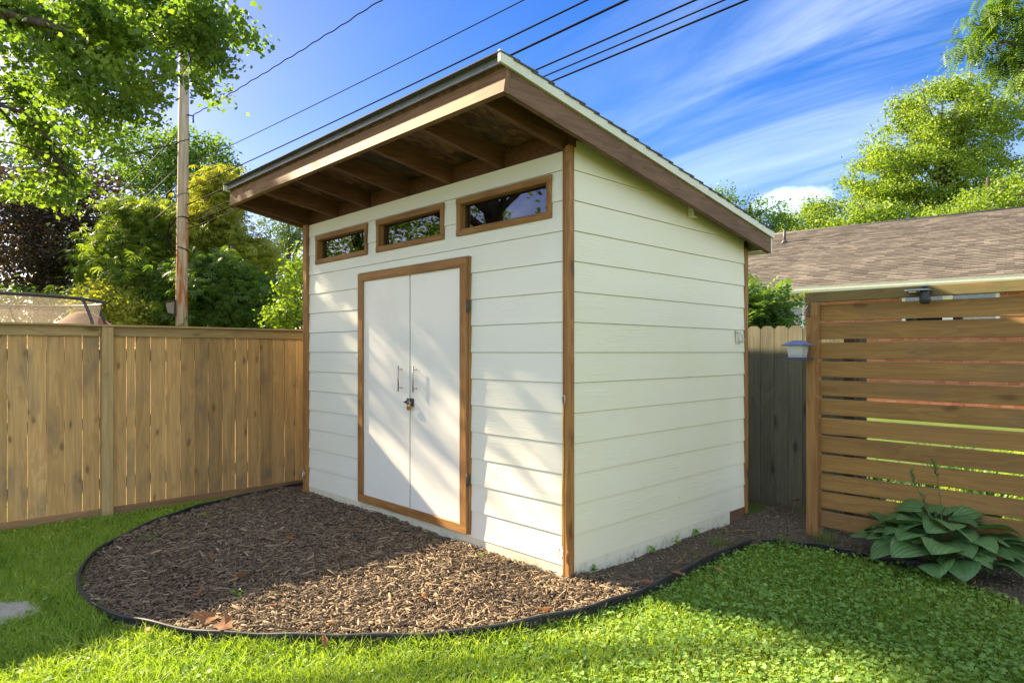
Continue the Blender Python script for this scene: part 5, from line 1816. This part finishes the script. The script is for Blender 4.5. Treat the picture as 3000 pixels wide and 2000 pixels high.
def hosta_leaf(cup, fold):
    NL, NW = 9, 7
    V, F = [], []
    for i in range(NL):
        t = i / (NL - 1)
        w_ = .112 * (math.sin(math.pi * min(1, t * .86 + .12)) ** .8) * (1.12 - .25 * t) if i < NL - 1 else .002
        if i == 0: w_ = .045
        for j in range(NW):
            s = j / (NW - 1) * 2 - 1
            back = -.035 * (1 - t) ** 4 * abs(s) * 1.2
            V.append((t * .25 + back, s * w_, .045 * math.sin(t * 2.2) - .10 * t * t * cup + fold * abs(s) * w_ * .55 - .012 * abs(s) ** 3 + .004 * math.sin(t * 9 + s * 4)))
    for i in range(NL - 1):
        for j in range(NW - 1):
            a = i * NW + j
            F.append((a, a + 1, a + NW + 1, a + NW))
    return np_mesh('leaf', np.array(V), np.array(F), smooth=True)


HM = [hosta_leaf(c_, f_) for c_, f_ in ((.35, .35), (.55, .25), (.2, .5), (.75, .3))]
for i in range(66):
    tier = i / 66
    a = i * 2.39996 + random.uniform(-.25, .25)
    r_ = .08 + .27 * (1 - tier) ** .8 + random.uniform(-.04, .04)
    z = .115 + .18 * tier + random.uniform(-.03, .05) + (.06 if math.sin(a) > .2 else 0)
    sc = random.uniform(.68, 1.0) * (1.0 if tier < .7 else .85)
    p = Vector((r_ * 1.08 * math.cos(a), r_ * .8 * math.sin(a), z))
    o = link('leaf', HM[i % 4], 'hosta', hosta, tuple(Vector(hb) + p))
    o.rotation_euler = Euler((random.uniform(-.45, .45), random.uniform(-.30, .22) + .08 * (1 - tier), a + random.uniform(-.4, .4)), 'XYZ')
    o.scale = (sc, sc * random.uniform(.9, 1.15), sc)
    st_ = MB().tube(spline([Vector(hb) + Vector((.02 * math.cos(a), .02 * math.sin(a), 0)), Vector(hb) + p * .55 + Vector((0, 0, .06)), Vector(hb) + p], 6), [.005, .005, .0045, .004, .0036, .003], 6).build('stem', 'stalk', hosta)
for (qx, qy), k in (((1185, 700), 9), ((1330, 640), 10), ((1260, 850), 5)):
    tp = at_y(2150 + qx / 2.24, 1100 + qy / 2.24, float(hb[1]) + .02)
    tip = at_y(2150 + (qx - 25) / 2.24, 1100 + (qy - 100) / 2.24, float(hb[1]) + .02)
    st_ = MB().tube(spline([hb + [0, 0, .05], (hb + tp) / 2 + [.02, 0, .05], tp, tip], 12), list(np.linspace(.004, .002, 12)), 6).build('flower_stalk', 'stalk', hosta)
    mb = MB()
    for j in range(k):
        q = tp + (tip - tp) * (j / k) - np.array([0, 0, .02])
        a = j * 2.4
        e_ = q + np.array([.020 * math.cos(a), .020 * math.sin(a), .028])
        mb.tube([q, (q + e_) / 2, e_], [.002, .007, .001], 6)
    mb.build('buds', 'stalk', st_)

# strap-leaved plants in the sun behind the screen
SPX = [(-.2 + .9, 3.5), (1.15, 3.35), (1.55, 3.75), (2.0, 3.3), (2.5, 3.6), (1.3, 4.4), (1.9, 4.6), (2.7, 4.5), (3.1, 3.4), (.9, 5.2), (1.7, 5.8), (2.6, 5.7), (3.5, 5.0), (3.3, 4.1)]
for i, (x0, y0) in enumerate(SPX):
    nb2 = 46
    a = rng.random(nb2) * 6.28
    V, F, T_ = [], [], []
    for j in range(nb2):
        l_ = random.uniform(.45, .85); w_ = random.uniform(.014, .024); dx, dy = math.cos(a[j]), math.sin(a[j])
        b0 = len(V); rr = random.uniform(.0, .07); ou = random.uniform(.35, .9)
        for s in range(6):
            t = s / 5
            ww = w_ * (1 - t ** 3) * .5 + .0008
            cx_, cz_ = rr + ou * l_ * t ** 1.5, l_ * (t - .45 * ou * t * t * 1.2)
            for q in (-1, 1):
                V.append((dx * cx_ - dy * ww * q, dy * cx_ + dx * ww * q, cz_ + .0))
        for s in range(5): F.append((b0 + 2 * s, b0 + 2 * s + 1, b0 + 2 * s + 3, b0 + 2 * s + 2))
        T_ += [random.random()] * 12
    o = link('strap_leaf_plant', np_mesh('strap_leaf_plant', np.array(V), np.array(F), np.array(T_), True), 'strap', None, (x0, y0, 0))
    tag(o, 'sunlit strap-leaved plant glimpsed through the slat screen gaps', 'plant', 'strap-leaved plants behind the screen')
n = 60000
x, y = sample(n, .75, 7.0, 3.3, 11.0)
V, F, t = blades(x, y, .06 + .10 * rng.random(n), np.full(n, .010), .3 + .7 * rng.random(n), np.clip(.4 + .6 * rng.random(n), 0, 1))
tag(link('meadow_grass', np_mesh('meadow_grass', V, F, t), 'grass'), 'sunlit grass of the yard behind the slat screen', 'grass', kind='stuff')
n = 26000
x, y = sample(n, -9.0, -4.3, -4, 5)
V, F, t = blades(x, y, .05 + .08 * rng.random(n), np.full(n, .010), .3 + .7 * rng.random(n), np.clip(.3 + .6 * rng.random(n), 0, 1))
tag(link('meadow_grass', np_mesh('meadow_grass', V, F, t), 'grass'), 'sunlit grass of the yard beyond the board fence', 'grass', kind='stuff')
